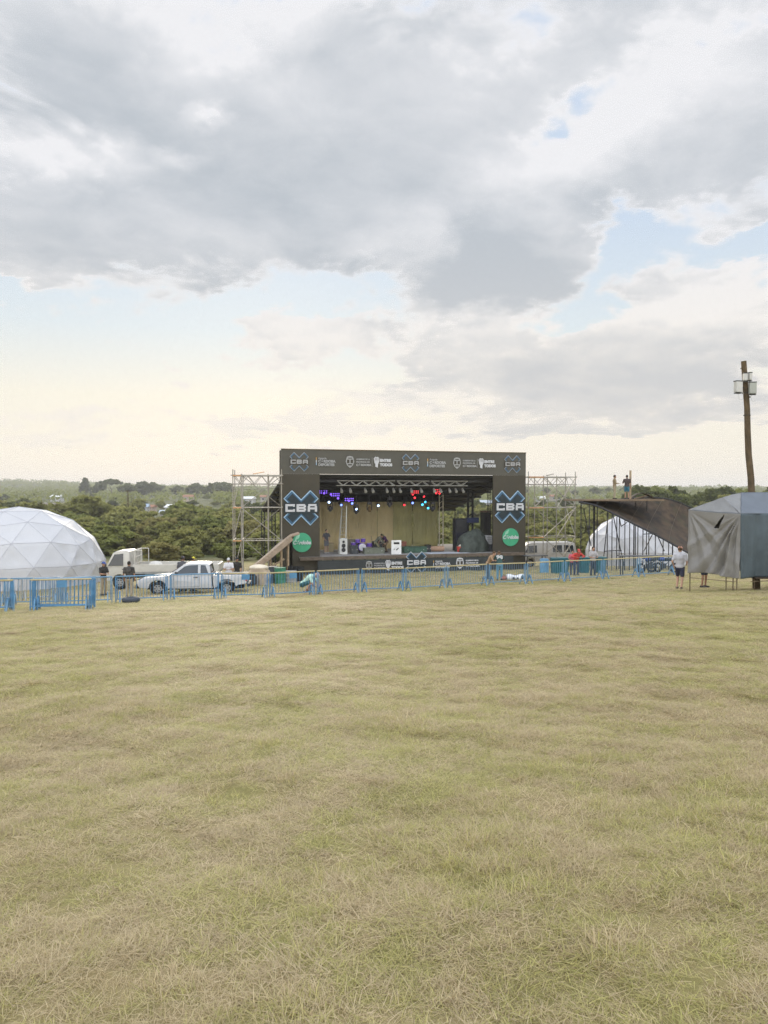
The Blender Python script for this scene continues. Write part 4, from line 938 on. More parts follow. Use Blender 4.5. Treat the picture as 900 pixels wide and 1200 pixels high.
# ------------------------------------------------------------------ geodesic dome tents
m_fab = mat('white_dome_fabric', (.66, .66, .68), .55, var=.03, scale=.6, bump=.5, bscale=1.6, trans=.22)
m_seam = mat('dome_seam_strip', (.52, .52, .55), .6, var=.05)
def dome(px, Y, rad, squash, rz, label, door=False):
    c = G(px, Y); t = thing('geodesic_dome_tent', label, 'dome tent', (c.x, c.y, c.z-.06), rz)
    ph = (1+5**.5)/2
    iv = [Vector(v).normalized() for v in ((-1, ph, 0), (1, ph, 0), (-1, -ph, 0), (1, -ph, 0), (0, -1, ph), (0, 1, ph), (0, -1, -ph), (0, 1, -ph), (ph, 0, -1), (ph, 0, 1), (-ph, 0, -1), (-ph, 0, 1))]
    fs = [(0, 11, 5), (0, 5, 1), (0, 1, 7), (0, 7, 10), (0, 10, 11), (1, 5, 9), (5, 11, 4), (11, 10, 2), (10, 7, 6), (7, 1, 8), (3, 9, 4), (3, 4, 2), (3, 2, 6), (3, 6, 8), (3, 8, 9), (4, 9, 5), (2, 4, 11), (6, 2, 10), (8, 6, 7), (9, 8, 1)]
    rot = iv[0].rotation_difference(Vector((0, 0, 1))); iv = [rot @ v for v in iv]
    N = 3; tris = []
    for f in fs:
        A, B, C = (iv[k] for k in f); gr = {}
        for i in range(N+1):
            for j in range(N+1-i): gr[i, j] = ((A*(N-i-j) + B*i + C*j)/N).normalized()
        for i in range(N):
            for j in range(N-i):
                tris.append((gr[i, j], gr[i+1, j], gr[i, j+1]))
                if i+j < N-1: tris.append((gr[i+1, j], gr[i+1, j+1], gr[i, j+1]))
    def sc(v): return Vector((v.x*rad, v.y*rad, max(v.z+.16, 0)*rad*squash/1.16))
    mb = MB(); edges = {}
    M = 6
    for A, B, C in tris:
        if max(A.z, B.z, C.z) < -.15: continue
        a, b_, c_ = sc(A), sc(B), sc(C)
        vs = {}; lst = []
        for i in range(M+1):
            for j in range(M+1-i):
                u = i/M; v = j/M; w_ = 1-u-v
                p = a*w_ + b_*u + c_*v
                sag = 27*u*v*w_
                n = p.normalized()
                wr = (math.sin(p.x*2.3+p.z*3.1)*math.sin(p.y*2.7-p.x*1.3) + .6*math.sin(p.x*5.1-p.z*4.3+p.y*3.7))*.028*min(1, sag*1.6)
                p = p - n*(.075*sag) + n*wr
                vs[i, j] = len(lst); lst.append(p)
        ff = []
        for i in range(M):
            for j in range(M-i):
                ff.append((vs[i, j], vs[i+1, j], vs[i, j+1]))
                if i+j < M-1: ff.append((vs[i+1, j], vs[i+1, j+1], vs[i, j+1]))
        mb.add(lst, ff)
        for p, q_ in ((a, b_), (b_, c_), (c_, a)):
            k = tuple(sorted((tuple(round(x_, 3) for x_ in p), tuple(round(x_, 3) for x_ in q_)))); edges[k] = (p, q_)
    mb.build('dome_cover', m_fab, t, 'auto')
    for p, q_ in edges.values():
        if (p.z+q_.z) < .1: continue
        MB().path([p*1.002, (p+q_)*.5*1.0005, q_*1.002], .014, 5).build('seam', m_seam, t)
    b2 = MB(); b2.torus((0, 0, .05), rad*.985*math.sqrt(1-.0), .05, 'Z', 60, 6); b2.build('base_ring', m_seam, t)
    return t
dome(22, 50.0, 5.4, .935, .35, 'large white geodesic dome tent at the left edge')
dome(748, 66.0, 4.45, 1.03, 1.0, 'white geodesic dome tent standing behind the skate ramp')

# ------------------------------------------------------------------ crowd barriers
m_bar = mat('blue_barrier_paint', (.09, .235, .40), .45, var=.15, dirt=(.2, .29, .36)); m_barl = mat('faded_blue_barrier_paint', (.14, .265, .39), .5, var=.15, dirt=(.25, .29, .31))
m_yel = mat('yellow_barrier_rail', (.46, .38, .20), .5, var=.12); m_gal = mat('galvanised_barrier', (.36, .38, .40), .45, .4)
def barrier(loc, rz, L, label, m, mtop, group, plate=False, tilt=0.0):
    t = thing('crowd_barrier', label, 'barrier', loc, rz, group); t.rotation_euler.x = tilt; H = 1.1; h = L/2
    b = MB(); b.tube((-h, 0, .02), (-h, 0, H), .024, n=8); b.tube((h, 0, .02), (h, 0, H), .024, n=8); b.tube((-h, 0, .17), (h, 0, .17), .021, n=8); b.tube((-h+.06, 0, .2), (-h+.06, 0, H-.05), .018, n=6); b.tube((h-.06, 0, .2), (h-.06, 0, H-.05), .018, n=6)
    b.build('frame', m, t)
    MB().tube((-h, 0, H), (h, 0, H), .03, n=8).build('top_rail', mtop, t)
    b = MB()
    n = int(L/.135)
    for i in range(1, n): x = -h + L*i/n; b.tube((x, 0, .17), (x, 0, H), .0095, n=5)
    b.build('grille', m, t)
    for s_ in (-1, 1):
        f = MB().prism([(-.30, 0), (-.25, 0), (-.05, .36), (.05, .36), (.25, 0), (.30, 0), (.09, .44), (-.09, .44)], (s_*(h-.16)-.02, 0, 0), (0, 1, 0), (0, 0, 1), (.04, 0, 0)).bb((s_*(h-.16)-.025, -.05, .40), (s_*(h-.16)+.025, .05, .50)); f.build('foot', m, t)
    if plate: MB().bb((-.15, -.035, .82), (.2, -.025, H-.035)).build('name_plate', m_bar, t)
    return t
JX = [133, 197, 257, 314, 370, 422, 474, 523, 572, 617, 662, 707, 749, 791]
# depths along the bent line so that every barrier is about 2.3 m long
jd = [31.6]
for k in range(1, len(JX)): jd.append(jd[-1] + (.62 + .06*k if k < 6 else 1.05))
JT = [Vector((X(p, d), d)) for p, d in zip(JX, jd)]
OB = ['beside the nose of the white pickup', 'along the doors of the white pickup', 'in front of the pickup tail and ramp foot', 'beside the crouching person in pale green', 'first from the crouching person, before the left skirt lettering',
      'before the lettering at the left of the stage skirt', 'right of the cross emblem on the stage skirt', 'left of the two people leaning at the stage', 'beside the person in the numbered jersey', 'before the white minibus',
      'in front of the person in the red shirt', 'in front of the left skate ramp posts', 'in front of the motorbikes under the skate ramp']
for k in range(len(JT)-1):
    a, b_ = JT[k], JT[k+1]; mdl = (a+b_)/2; L = (b_-a).length - .12; rz = math.atan2(b_.y-a.y, b_.x-a.x)
    za, zb = g(a.x, a.y), g(b_.x, b_.y)
    t = barrier((mdl.x, mdl.y, (za+zb)/2 - .02), rz, L, ('blue' if k < 2 else 'blue yellow topped') + ' crowd barrier ' + OB[k], m_bar if k < 6 else m_barl, m_barl if k < 2 else m_yel, 'crowd barriers in the long line', k in (2, 3))
    t.rotation_euler.y = -math.atan2(zb-za, (b_-a).length)
def bar_px(p0, Y0, p1, Y1, label, m, mt, group, plate=False, tilt=0.0, dz=0.0):
    a = Vector((X(p0, Y0), Y0)); b_ = Vector((X(p1, Y1), Y1)); mdl = (a+b_)/2; za, zb = g(a.x, a.y), g(b_.x, b_.y)
    t = barrier((mdl.x, mdl.y, (za+zb)/2-.02+dz), math.atan2(b_.y-a.y, b_.x-a.x), (b_-a).length-.06, label, m, mt, group, plate, tilt); t.rotation_euler.y = -math.atan2(zb-za, (b_-a).length); return t
bar_px(72, 30.9, 131, 31.5, 'faded blue crowd barrier beside the man with blue cap', m_barl, m_barl, 'crowd barriers in the long line')
bar_px(10, 30.3, 70, 30.85, 'faded blue crowd barrier behind the near left stack', m_barl, m_barl, 'crowd barriers in the long line')
bar_px(-52, 29.7, 8, 30.25, 'faded blue crowd barrier reaching out of the left frame edge', m_barl, m_barl, 'crowd barriers in the long line')
for p0, p1, lb in ((-24, 21, 'grey crowd barrier before the left edge of the dome'), (22, 66, 'grey crowd barrier before the middle of the dome'), (68, 112, 'grey crowd barrier before the right end of the dome')): bar_px(p0, 36.5, p1, 37.6, lb, m_gal, m_gal, 'grey barriers in front of the left dome')
bar_px(33, 26.6, 107, 27.1, 'blue yellow topped barrier, front of the near stack', m_bar, m_yel, 'stacked barriers near the camera', True)
bar_px(37, 26.95, 111, 27.45, 'blue barrier standing second in the near stack', m_bar, m_bar, 'stacked barriers near the camera')
bar_px(36, 27.3, 110, 27.8, 'blue barrier standing rearmost in the near stack', m_bar, m_yel, 'stacked barriers near the camera')
bar_px(-58, 26.3, 16, 26.5, 'blue yellow topped barrier cut by the left frame edge', m_bar, m_yel, 'stacked barriers near the camera')
bar_px(-60, 26.7, 14, 26.9, 'blue barrier behind the one cut by left frame edge', m_bar, m_bar, 'stacked barriers near the camera')

# ------------------------------------------------------------------ vehicles
m_carw = mat('white_car_paint', (.50, .50, .505), .25, var=.03, dirt=(.40, .375, .33), spec=.6); m_glass = mat('car_glass', (.03, .035, .04), .06, spec=.8); m_tyre = mat('tyre_rubber', (.022, .022, .022), .85); m_rim = mat('wheel_rim', (.42, .42, .42), .35, .6)
m_plast = mat('dark_plastic', (.03, .03, .03), .6); m_lamp = mat('clear_lamp_glass', (.62, .63, .62), .1); m_redl = mat('red_lamp_glass', (.45, .03, .02), .15)
def wheel(t, x, y, r, w):
    o = MB().torus((x, y, r), r*.74, r*.26, 'Y', 28, 10, w/(r*.26)*.5).build('wheel', m_tyre, t, True)
    s_ = -1 if y < 0 else 1
    b = MB().tube((x, y-s_*w*.3, r), (x, y+s_*w*.36, r), r*.56, n=20); b.tube((x, y+s_*w*.36, r), (x, y+s_*w*.44, r), r*.16, n=10)
    b.build('rim', m_rim, o, 'auto')
    b = MB()
    for k in range(6):
        a = k*math.pi/3; b.tube((x+math.cos(a)*r*.36, y+s_*w*.365, r+math.sin(a)*r*.36), (x+math.cos(a)*r*.36, y+s_*w*.372, r+math.sin(a)*r*.36), r*.1, n=8)
    b.build('rim_hole', m_plast, o); return o
def profile(t, pts, hw, name, m, bevel=.035, tumble=None):
    """side outline pts (x, z) made into a body 2*hw wide; tumble(z) scales the half width"""
    n = len(pts); f = tumble or (lambda z: 1.0)
    vs = [(x, -hw*f(z), z) for x, z in pts] + [(x, hw*f(z), z) for x, z in pts]
    b = MB().add(vs, [tuple(range(n)), tuple(range(2*n-1, n-1, -1))] + [(i, (i+1) % n, n+(i+1) % n, n+i) for i in range(n)])
    return b.build(name, m, t, 'auto', bevel=bevel)
def arch(cx, r, z0, n=8):
    return [(cx + r*math.cos(a), z0 + r*math.sin(a)) for a in np.linspace(math.pi, 0, n)]
def side_pane(t, quad, hw, f, name='side_window', m=None, off=.006, both=True):
    for s_ in ((-1, 1) if both else (-1,)):
        vs = [Vector((x, s_*(hw*f(z)+off), z)) for x, z in quad]; vs2 = [v + Vector((0, -s_*.02, 0)) for v in vs]; n = len(quad)
        MB().add(vs+vs2, [tuple(range(n)), tuple(range(2*n-1, n-1, -1))] + [(i, (i+1) % n, n+(i+1) % n, n+i) for i in range(n)]).build(name, m or m_glass, t)
def pickup(px, Y, rz, label):
    c = G(px, Y); t = thing('pickup_truck', label, 'pickup', (c.x, c.y, c.z), rz); hw = .87
    ft = lambda z: 1.0 if z < .8 else 1.0 - .06*(z-.8)/.35
    pts = [(-2.42, .42), (-2.50, .55), (-2.52, .72), (-2.44, .84), (-2.2, .92), (-1.75, .98), (-1.15, 1.05), (.88, 1.06), (.92, .62), (.98, .36), (-1.12, .36)] + list(reversed(arch(-1.58, .42, .40))) + [(-2.05, .36)]
    profile(t, pts, hw, 'body', m_carw, .04, ft)
    ct = lambda z: 1.0 - .17*(z-1.1)/.6
    cab = [(-1.14, 1.02), (-.42, 1.60), (-.22, 1.665), (.1, 1.70), (.60, 1.69), (.80, 1.63), (.90, 1.03)]
    profile(t, cab, hw*.965, 'cabin', m_carw, .03, ct)
    side_pane(t, [(-.84, 1.10), (-.34, 1.53), (-.15, 1.585), (.28, 1.60), (.28, 1.10)], hw*.965, ct, 'front_side_window'); side_pane(t, [(.40, 1.10), (.40, 1.60), (.62, 1.585), (.78, 1.11)], hw*.965, ct, 'rear_side_window')
    MB().add([(-1.09, -.70, 1.145), (-1.09, .70, 1.145), (-.44, .62, 1.61), (-.44, -.62, 1.61), (-1.07, -.70, 1.13), (-1.07, .70, 1.13), (-.42, .62, 1.59), (-.42, -.62, 1.59)], [(0, 1, 2, 3), (7, 6, 5, 4), (0, 4, 5, 1), (1, 5, 6, 2), (2, 6, 7, 3), (3, 7, 4, 0)]).build('windscreen', m_glass, t)
    MB().add([(.905, -.62, 1.17), (.905, .62, 1.17), (.83, .56, 1.58), (.83, -.56, 1.58), (.885, -.62, 1.17), (.885, .62, 1.17), (.81, .56, 1.58), (.81, -.56, 1.58)], [(3, 2, 1, 0), (4, 5, 6, 7), (0, 1, 5, 4), (1, 2, 6, 5), (2, 3, 7, 6), (3, 0, 4, 7)]).build('rear_window', m_glass, t)
    bed = [(.99, .62), (.99, 1.05), (2.52, 1.03), (2.56, .60), (2.15, .52)] + list(reversed(arch(1.62, .43, .42))) + [(1.02, .40)]
    for s_ in (-1, 1):
        n = len(bed); vs = [(x, s_*hw*ft(z), z) for x, z in bed] + [(x, s_*(hw*ft(z)-.07), z) for x, z in bed]
        MB().add(vs, [tuple(range(n)), tuple(range(2*n-1, n-1, -1))] + [(i, (i+1) % n, n+(i+1) % n, n+i) for i in range(n)]).build('bed_side', m_carw, t, bevel=.015)
    MB().bb((2.47, -hw+.09, .6), (2.54, hw-.09, 1.02)).build('tailgate', m_carw, t, bevel=.02); MB().bb((.985, -hw+.08, .60), (2.465, hw-.08, .66)).build('bed_floor', m_plast, t); MB().bb((.985, -hw+.08, .665), (1.03, hw-.08, 1.05)).build('bed_front', m_carw, t)
    MB().bb((-2.58, -hw+.02, .38), (-2.44, hw-.02, .62)).build('front_bumper', m_plast, t, bevel=.03); MB().bb((2.56, -hw+.05, .42), (2.70, hw-.05, .58)).build('rear_bumper', m_plast, t, bevel=.02); MB().bb((-2.54, -.5, .66), (-2.515, .5, .84)).build('radiator_grille', m_plast, t)
    for s_ in (-1, 1):
        MB().ell((-2.41, s_*.69, .75), (.13, .16, .085)).build('headlight', m_lamp, t, True); MB().bb((2.50, s_*(hw-.06)-.05, .72), (2.575, s_*(hw-.06)+.05, .98)).build('tail_light', m_redl, t, bevel=.01)
        m_ = MB().ell((-.72, s_*.99, 1.2), (.06, .1, .075)); m_.bar((-.72, s_*.86, 1.16), (-.72, s_*.95, 1.19), .03); m_.build('wing_mirror', m_plast, t, True)
        MB().bb((.08, s_*(hw+.002)-.014, .94), (.28, s_*(hw+.002)+.014, .975)).build('door_handle', m_plast, t, bevel=.006)
        b = MB()
        for x_, z0, z1 in ((-.84, .45, 1.02), (.35, .45, 1.02)): b.bb((x_-.006, s_*(hw-.003)-.006, z0), (x_+.006, s_*(hw-.003)+.006, z1*.99))
        b.bb((-.84, s_*(hw-.003)-.006, .44), (.35, s_*(hw-.003)+.006, .452)); b.build('door_gap', m_plast, t)
        MB().bb((-1.1, s_*(hw-.05)-.03, .30), (1.15, s_*(hw-.05)+.03, .37)).build('side_sill', m_plast, t)
    for x_ in (-1.58, 1.62):
        for y_ in (-.74, .74): wheel(t, x_, y_, .36, .24)
    MB().bb((-2.1, -.6, .3), (2.4, .6, .42)).build('underbody', m_plast, t); return t
pk = pickup(227, 40.0, R(6), 'white pickup truck parked behind the crowd barriers')
def flatbed(px, Y, rz, label):
    c = G(px, Y); t = thing('flatbed_truck', label, 'truck', (c.x, c.y, c.z), rz); hw = .86; m_t = mat('cream_truck_paint', (.55, .525, .47), .35, var=.04, dirt=(.45, .42, .36))
    ct = lambda z: 1.0 if z < 1.2 else 1 - .10*(z-1.2)/.75
    cab = [(-2.55, .45), (-2.6, .75), (-2.54, 1.15), (-2.2, 1.86), (-2.04, 1.96), (-1.5, 1.99), (-1.38, 1.94), (-1.34, .62), (-1.44, .55)] + list(reversed(arch(-1.86, .37, .42))) + [(-2.27, .45)]
    profile(t, cab, hw, 'cab', m_t, .04, ct)
    side_pane(t, [(-2.42, 1.22), (-2.12, 1.80), (-1.68, 1.84), (-1.68, 1.22)], hw, ct, 'side_window')
    MB().add([(-2.525, -.70, 1.24), (-2.525, .70, 1.24), (-2.24, .64, 1.84), (-2.24, -.64, 1.84), (-2.49, -.70, 1.22), (-2.49, .70, 1.22), (-2.2, .64, 1.82), (-2.2, -.64, 1.82)], [(0, 1, 2, 3), (7, 6, 5, 4), (0, 4, 5, 1), (1, 5, 6, 2), (2, 6, 7, 3), (3, 7, 4, 0)]).build('windscreen', m_glass, t)
    MB().bb((-2.66, -hw+.03, .42), (-2.55, hw-.03, .66)).build('bumper', m_plast, t, bevel=.03)
    for s_ in (-1, 1):
        MB().bb((-2.63, s_*.62-.14, .78), (-2.57, s_*.62+.14, .94)).build('headlight', m_lamp, t, bevel=.02); MB().bb((-2.56, s_*1.0-.06, 1.1), (-2.48, s_*1.0+.06, 1.4)).build('wing_mirror', m_plast, t, bevel=.02); MB().bb((-1.72, s_*(hw+.002)-.012, 1.02), (-1.52, s_*(hw+.002)+.012, 1.06)).build('door_handle', m_plast, t)
    b = MB()
    for y_ in np.linspace(-.8, .8, 6): b.tube((-1.12, y_, .95), (-1.12, y_, 2.0), .025, n=6)
    for z_ in (1.3, 1.65, 2.0): b.tube((-1.12, -.82, z_), (-1.12, .82, z_), .025, n=6)
    b.tube((-1.12, -.8, 2.0), (-.75, -.8, 2.0), .022, n=6); b.tube((-.75, -.8, 2.0), (-.75, -.8, .95), .022, n=6); b.tube((-1.12, .8, 2.0), (-.75, .8, 2.0), .022, n=6); b.tube((-.75, .8, 2.0), (-.75, .8, .95), .022, n=6)
    b.build('headboard_rack', m_t, t)
    MB().bb((-1.2, -.92, .80), (3.15, .92, .90)).build('load_bed', mat('grey_bed', (.3, .3, .29), .7), t); m_db = mat('truck_blue_panel', (.16, .30, .42), .5, var=.15)
    for s_ in (-1, 1):
        MB().bb((-1.2, s_*.90-.02, .905), (3.15, s_*.90+.02, 1.28)).build('drop_side', m_t, t, bevel=.01); MB().bb((-.6, s_*.80-.02, .42), (3.0, s_*.80+.02, .79)).build('lower_side_panel', m_db, t, bevel=.01)
    MB().bb((3.12, -.88, .905), (3.16, .88, 1.28)).build('tail_board', m_t, t); MB().bb((-1.3, -.4, .55), (3.0, .4, .795)).build('chassis', m_plast, t)
    for x_ in (-1.86, 1.9):
        for y_ in (-.74, .74): wheel(t, x_, y_, .36, .24)
    return t
pk.scale = (1.08, 1, .955)
ft_ = flatbed(187, 45.0, R(5), 'cream flatbed truck parked beside the dome behind the pickup')
ft_.scale = (1.12,)*3
c_ = G(182, 44.9); t = thing('rounded_sack', 'pale bulky sack lying on the flatbed truck', 'sack', (c_.x, c_.y, c_.z+1.015)); MB().ell((0, 0, .27), (.42, .35, .27)).build('sack_body', mat('pale_sack', (.6, .58, .54), .85, bump=.6, bscale=5), t, True); MB().ell((.42, .02, .2), (.12, .1, .1)).build('tied_end', mat('pale_sack', (0, 0, 0)), t, True)
def minibus(px, Y, rz, label):
    c = G(px, Y); t = thing('minibus', label, 'van', (c.x, c.y, c.z), rz); hw = .92
    ct = lambda z: 1.0 if z < 1.1 else 1 - .14*(z-1.1)/.95
    b_ = [(-2.35, .40), (-2.42, .72), (-2.30, 1.05), (-2.0, 1.62), (-1.72, 1.88), (-1.3, 2.0), (1.9, 2.02), (2.18, 1.95), (2.28, 1.1), (2.26, .42), (1.95, .40)] + list(reversed(arch(1.45, .40, .40))) + [(-1.0, .40)] + list(reversed(arch(-1.5, .40, .40)))
    profile(t, b_, hw, 'body', mat('cream_white_paint', (.48, .455, .42), .35, var=.03, dirt=(.5, .46, .4)), .05, ct)
    for q_ in ([(.32, 1.22), (.30, 1.78), (1.08, 1.79), (1.1, 1.22)], [(1.25, 1.22), (1.23, 1.79), (2.0, 1.79), (2.06, 1.22)]):
        side_pane(t, [(q_[0][0]-.06, q_[0][1]-.06), (q_[1][0]-.06, q_[1][1]+.05), (q_[2][0]+.06, q_[2][1]+.05), (q_[3][0]+.06, q_[3][1]-.06)], hw, ct, 'window_frame', mat('white_window_rubber', (.52, .51, .49), .5), .004); side_pane(t, q_, hw, ct, 'side_window', None, .010)
    side_pane(t, [(-1.95, 1.2), (-1.62, 1.74), (-.95, 1.78), (-.95, 1.2)], hw, ct, 'front_side_window')
    MB().bb((-2.46, -.8, .42), (-2.36, .8, .62)).build('front_bumper', m_plast, t, bevel=.03); MB().bb((2.27, -.8, .42), (2.36, .8, .6)).build('rear_bumper', m_plast, t, bevel=.03)
    for s_ in (-1, 1): MB().bb((-2.40, s_*.65-.12, .74), (-2.33, s_*.65+.12, .92)).build('headlight', m_lamp, t, bevel=.02)
    for x_ in (-1.5, 1.45):
        for y_ in (-.78, .78): wheel(t, x_, y_, .34, .22)
    return t
minibus(640, 62.5, R(3), 'cream white minibus parked behind the right scaffold tower')

# a tyre lying by the barrier
c_ = G(152.5, 31.0); t = thing('loose_tyre', 'black tyre lying flat in the grass by the pickup nose', 'tyre', (c_.x, c_.y, c_.z), .4); MB().torus((0, 0, .11), .25, .11, 'Z', 30, 10).build('tyre_body', mat('dusty_tyre', (.05, .06, .075), .8), t, True); MB().torus((0, 0, .14), .17, .03, 'Z', 24, 6).build('bead', m_plast, t, True)

# ------------------------------------------------------------------ gear by the foot of the ramp and along the barriers
def goods(px, Y, name, label, cat, rz=0.0, group=None): return thing(name, label, cat, G(px, Y), rz, group)
t = goods(303, 45, 'bulk_bag', 'tan bulk bag standing under the ramp', 'sack')
MB().grid(lambda a, b: ((.62-.05*math.sin(b*9))*math.copysign(min(1, abs(math.cos(a*6.283))*1.25), math.cos(a*6.283))*(1 if b < .9 else .8), .55*math.copysign(min(1, abs(math.sin(a*6.283))*1.25), math.sin(a*6.283)), 1.02*b), 32, 10).build('bag', mat('tan_sack', (.48, .38, .27), .9, bump=.6, bscale=6), t, True)
MB().ell((0, 0, 1.0), (.58, .5, .2)).build('bag_top', mat('cream_bag_top', (.66, .58, .45), .9, bump=.5, bscale=8), t, True)
t = goods(294, 44.2, 'generator', 'dark generator with frame left of the tan bulk bag', 'generator', .3); MB().bb((-.3, -.25, .12), (.3, .25, .62)).build('engine_block', m_case, t, bevel=.04); b = MB(); b.path([(-.4, -.3, .05), (-.4, -.3, .75), (.4, -.3, .75), (.4, -.3, .05)], .022, 6); b.path([(-.4, .3, .05), (-.4, .3, .75), (.4, .3, .75), (.4, .3, .05)], .022, 6); b.build('tube_frame', m_black, t); MB().ell((0, 0, .66), (.25, .2, .08)).build('fuel_tank', m_plast, t, True)
t = goods(328, 45.5, 'water_drum', 'green drum standing right of the tan bulk bag', 'drum'); MB().tube((0, 0, 0), (0, 0, .95), .34, n=22).build('drum_body', mat('green_drum', (.045, .20, .12), .5, var=.25), t, 'auto'); b = MB(); [b.torus((0, 0, z_), .345, .018, 'Z', 24, 6) for z_ in (.3, .62, .94)]; b.build('drum_hoop', mat('dark_green_hoop', (.03, .12, .08), .5), t)
t = goods(319, 46.5, 'steel_drum', 'dark steel drum between bag and green drum', 'drum'); MB().tube((0, 0, 0), (0, 0, .98), .34, n=22).build('drum_body', mat('dark_drum', (.07, .085, .10), .5, var=.3), t, 'auto'); b = MB(); [b.torus((0, 0, z_), .345, .018, 'Z', 24, 6) for z_ in (.32, .64, .96)]; b.build('drum_hoop', m_case, t)
t = goods(338, 46, 'grey_crate', 'grey crate right of the green drum under the ramp', 'crate'); MB().bb((-.45, -.35, 0), (.45, .35, .72)).build('crate_body', mat('grey_crate_wood', (.26, .25, .23), .8, var=.3), t, bevel=.02); b = MB(); [b.bb((-.47, -.37, z_), (.47, -.352, z_+.1)) for z_ in (.06, .3, .54)]; b.build('crate_slats', mat('pale_slat', (.36, .33, .28), .8), t)
t = goods(346, 46.8, 'folded_chair_stack', 'dark chairs stacked below the green round emblem', 'chairs'); b = MB()
for k in range(4): b.bar((-.4+.22*k, 0, .05), (-.3+.22*k, .1, .95), .05, .4)
b.build('chair_shell', m_blackcloth, t); MB().bb((-.5, -.2, 0), (.5, .3, .045)).build('base_pallet', m_wood, t)
t = goods(602, 48.5, 'white_banner_bundle', 'white printed banner bundle on the grass by the barrier', 'banner'); 
t.location = G(604, 43.2)
MB().grid(lambda a, b: (-.5+1.0*a, .22*math.cos(b*6.283)*(1+.2*math.sin(a*11)), .17+.16*math.sin(b*6.283)*(1+.25*math.sin(a*9))), 24, 14).build('bundle', mat('white_vinyl', (.70, .70, .71), .5), t, True); b = MB(); [b.ell((-.35+.24*k, -.2, .16), (.07, .05, .06)) for k in range(4)]; b.build('printed_mark', m_case, t, True)
t = thing('small_red_bag', 'small reddish bag lying left of the white banner bundle', 'bag', G(591, 43.2)); MB().ell((0, 0, .13), (.2, .16, .13)).build('bag_body', mat('reddish_bag', (.35, .14, .1), .8), t, True); MB().torus((0, 0, .25), .09, .012, 'X', 14, 5).build('bag_handle', m_plast, t)
t = thing('trestle_table', 'dark trestle table at the right end of the stage', 'table', S(18.6, -.6, 0), TH); t.location.z = g(t.location.x, t.location.y)
MB().bb((-.9, -.35, 1.0), (.9, .35, 1.06)).build('table_top', m_case, t); [MB().bar((a_, b_, 0), (a_*.9, b_*.8, .998), .05).build('leg', m_black, t) for a_ in (-.8, .8) for b_ in (-.3, .3)]
m_teal = mat('dark_teal_plastic', (.02, .11, .13), .5, var=.2)
for k, px in enumerate((652, 660, 684, 703)):
    t = thing('water_tank_bin', ('dark teal bin left of the red shirt, nearer the minibus', 'dark teal bin directly left of the person in red', 'dark teal bin between red and grey shirts', 'dark teal bin right of the person in grey shirt')[k], 'bin', G(px, 49.5), .1*k, 'dark teal bins before the minibus')
    MB().add([(-.27, -.27, 0), (.27, -.27, 0), (.27, .27, 0), (-.27, .27, 0), (-.33, -.33, .95), (.33, -.33, .95), (.33, .33, .95), (-.33, .33, .95)], [(3, 2, 1, 0), (4, 5, 6, 7), (0, 1, 5, 4), (1, 2, 6, 5), (2, 3, 7, 6), (3, 0, 4, 7)]).build('bin_body', m_teal, t, bevel=.03); MB().bb((-.35, -.35, .955), (.35, .35, 1.02)).build('bin_lid', m_teal, t, bevel=.02)
t = thing('blue_barrel', 'light blue barrel below the minibus side', 'barrel', G(638, 51)); MB().tube((0, 0, .0), (0, 0, .9), .3, n=20).build('barrel_body', mat('light_blue_plastic', (.16, .34, .52), .45), t, 'auto'); MB().tube((0, 0, .9), (0, 0, .95), .24, n=18).build('barrel_cap', m_barl, t)

# ------------------------------------------------------------------ the skate ramp on stilts
m_rust = mat('dark_brown_ply', (.047, .030, .017), .8, var=.7, scale=1.3, bump=.5, bscale=5, dirt=(.035, .045, .018)); m_st = mat('dark_ramp_steel', (.03, .03, .033), .6)
o_ = G(742, 54.0); t = thing('skate_ramp', 'high brown plywood skate ramp standing on dark steel posts', 'ramp', o_); o_ = t.location.copy()
def rel(px, py, Y): return P(px, py, Y) - o_
def curve(pts, f):
    f = f*(len(pts)-1); i = min(int(f), len(pts)-2); u = f-i
    p0, p1, p2, p3 = pts[max(i-1, 0)], pts[i], pts[i+1], pts[min(i+2, len(pts)-1)]
    return .5*((2*p1) + (p2-p0)*u + (2*p0-5*p1+4*p2-p3)*u*u + (3*p1-p0-3*p2+p3)*u**3)
NE = [rel(678, 587.5, 52.5), rel(698, 592, 52.4), rel(718, 601, 52.2), rel(742, 613, 52.0), rel(770, 627, 51.8), rel(808, 648, 51.5)]
FE = [rel(678, 585.5, 55.5), rel(704, 586, 56.0), rel(732, 584.5, 56.5), rel(760, 582.5, 57.0), rel(788, 586, 57.5), rel(814, 597, 58.0)]
def rampf(a, b):
    p = curve(NE, a); q_ = curve(FE, a); k = b**1.0; m_ = p.lerp(q_, b); sag = 4*b*(1-b)*min(1, a*1.6)
    return m_ + Vector((0, .55*sag, -.30*sag))
MB().grid(rampf, 60, 16, (0, .02, -.10)).build('riding_surface', m_rust, t, True)
for k in range(1, 6):
    a = .12+.15*k
    b = MB(); b.path([rampf(a, j/8) + Vector((0, -.03, -.0)) for j in range(9)], .022, 5); b.build('panel_joint', mat('joint_strip', (.10, .075, .05), .8), t)
b = MB(); b.path([curve(NE, k/20) + Vector((0, -.04, -.03)) for k in range(21)], .06, 6); b.build('lower_edge_beam', m_st, t)
b = MB(); b.path([curve(FE, k/20) + Vector((0, 0, .0)) for k in range(21)], .05, 6); b.build('coping', m_st, t)
pl0 = rel(674, 586.5, 52.5)
PLZ = rel(720, 585.0, 54.5).z
MB().bb((pl0.x, rel(0, 0, 53.2).y, PLZ-.12), (rel(762, 585, 56).x, rel(0, 0, 55.9).y, PLZ)).build('platform', mat('platform_ply', (.17, .12, .075), .8, var=.3), t)
gz = lambda p: g(p.x+o_.x, p.y+o_.y) - o_.z - .1
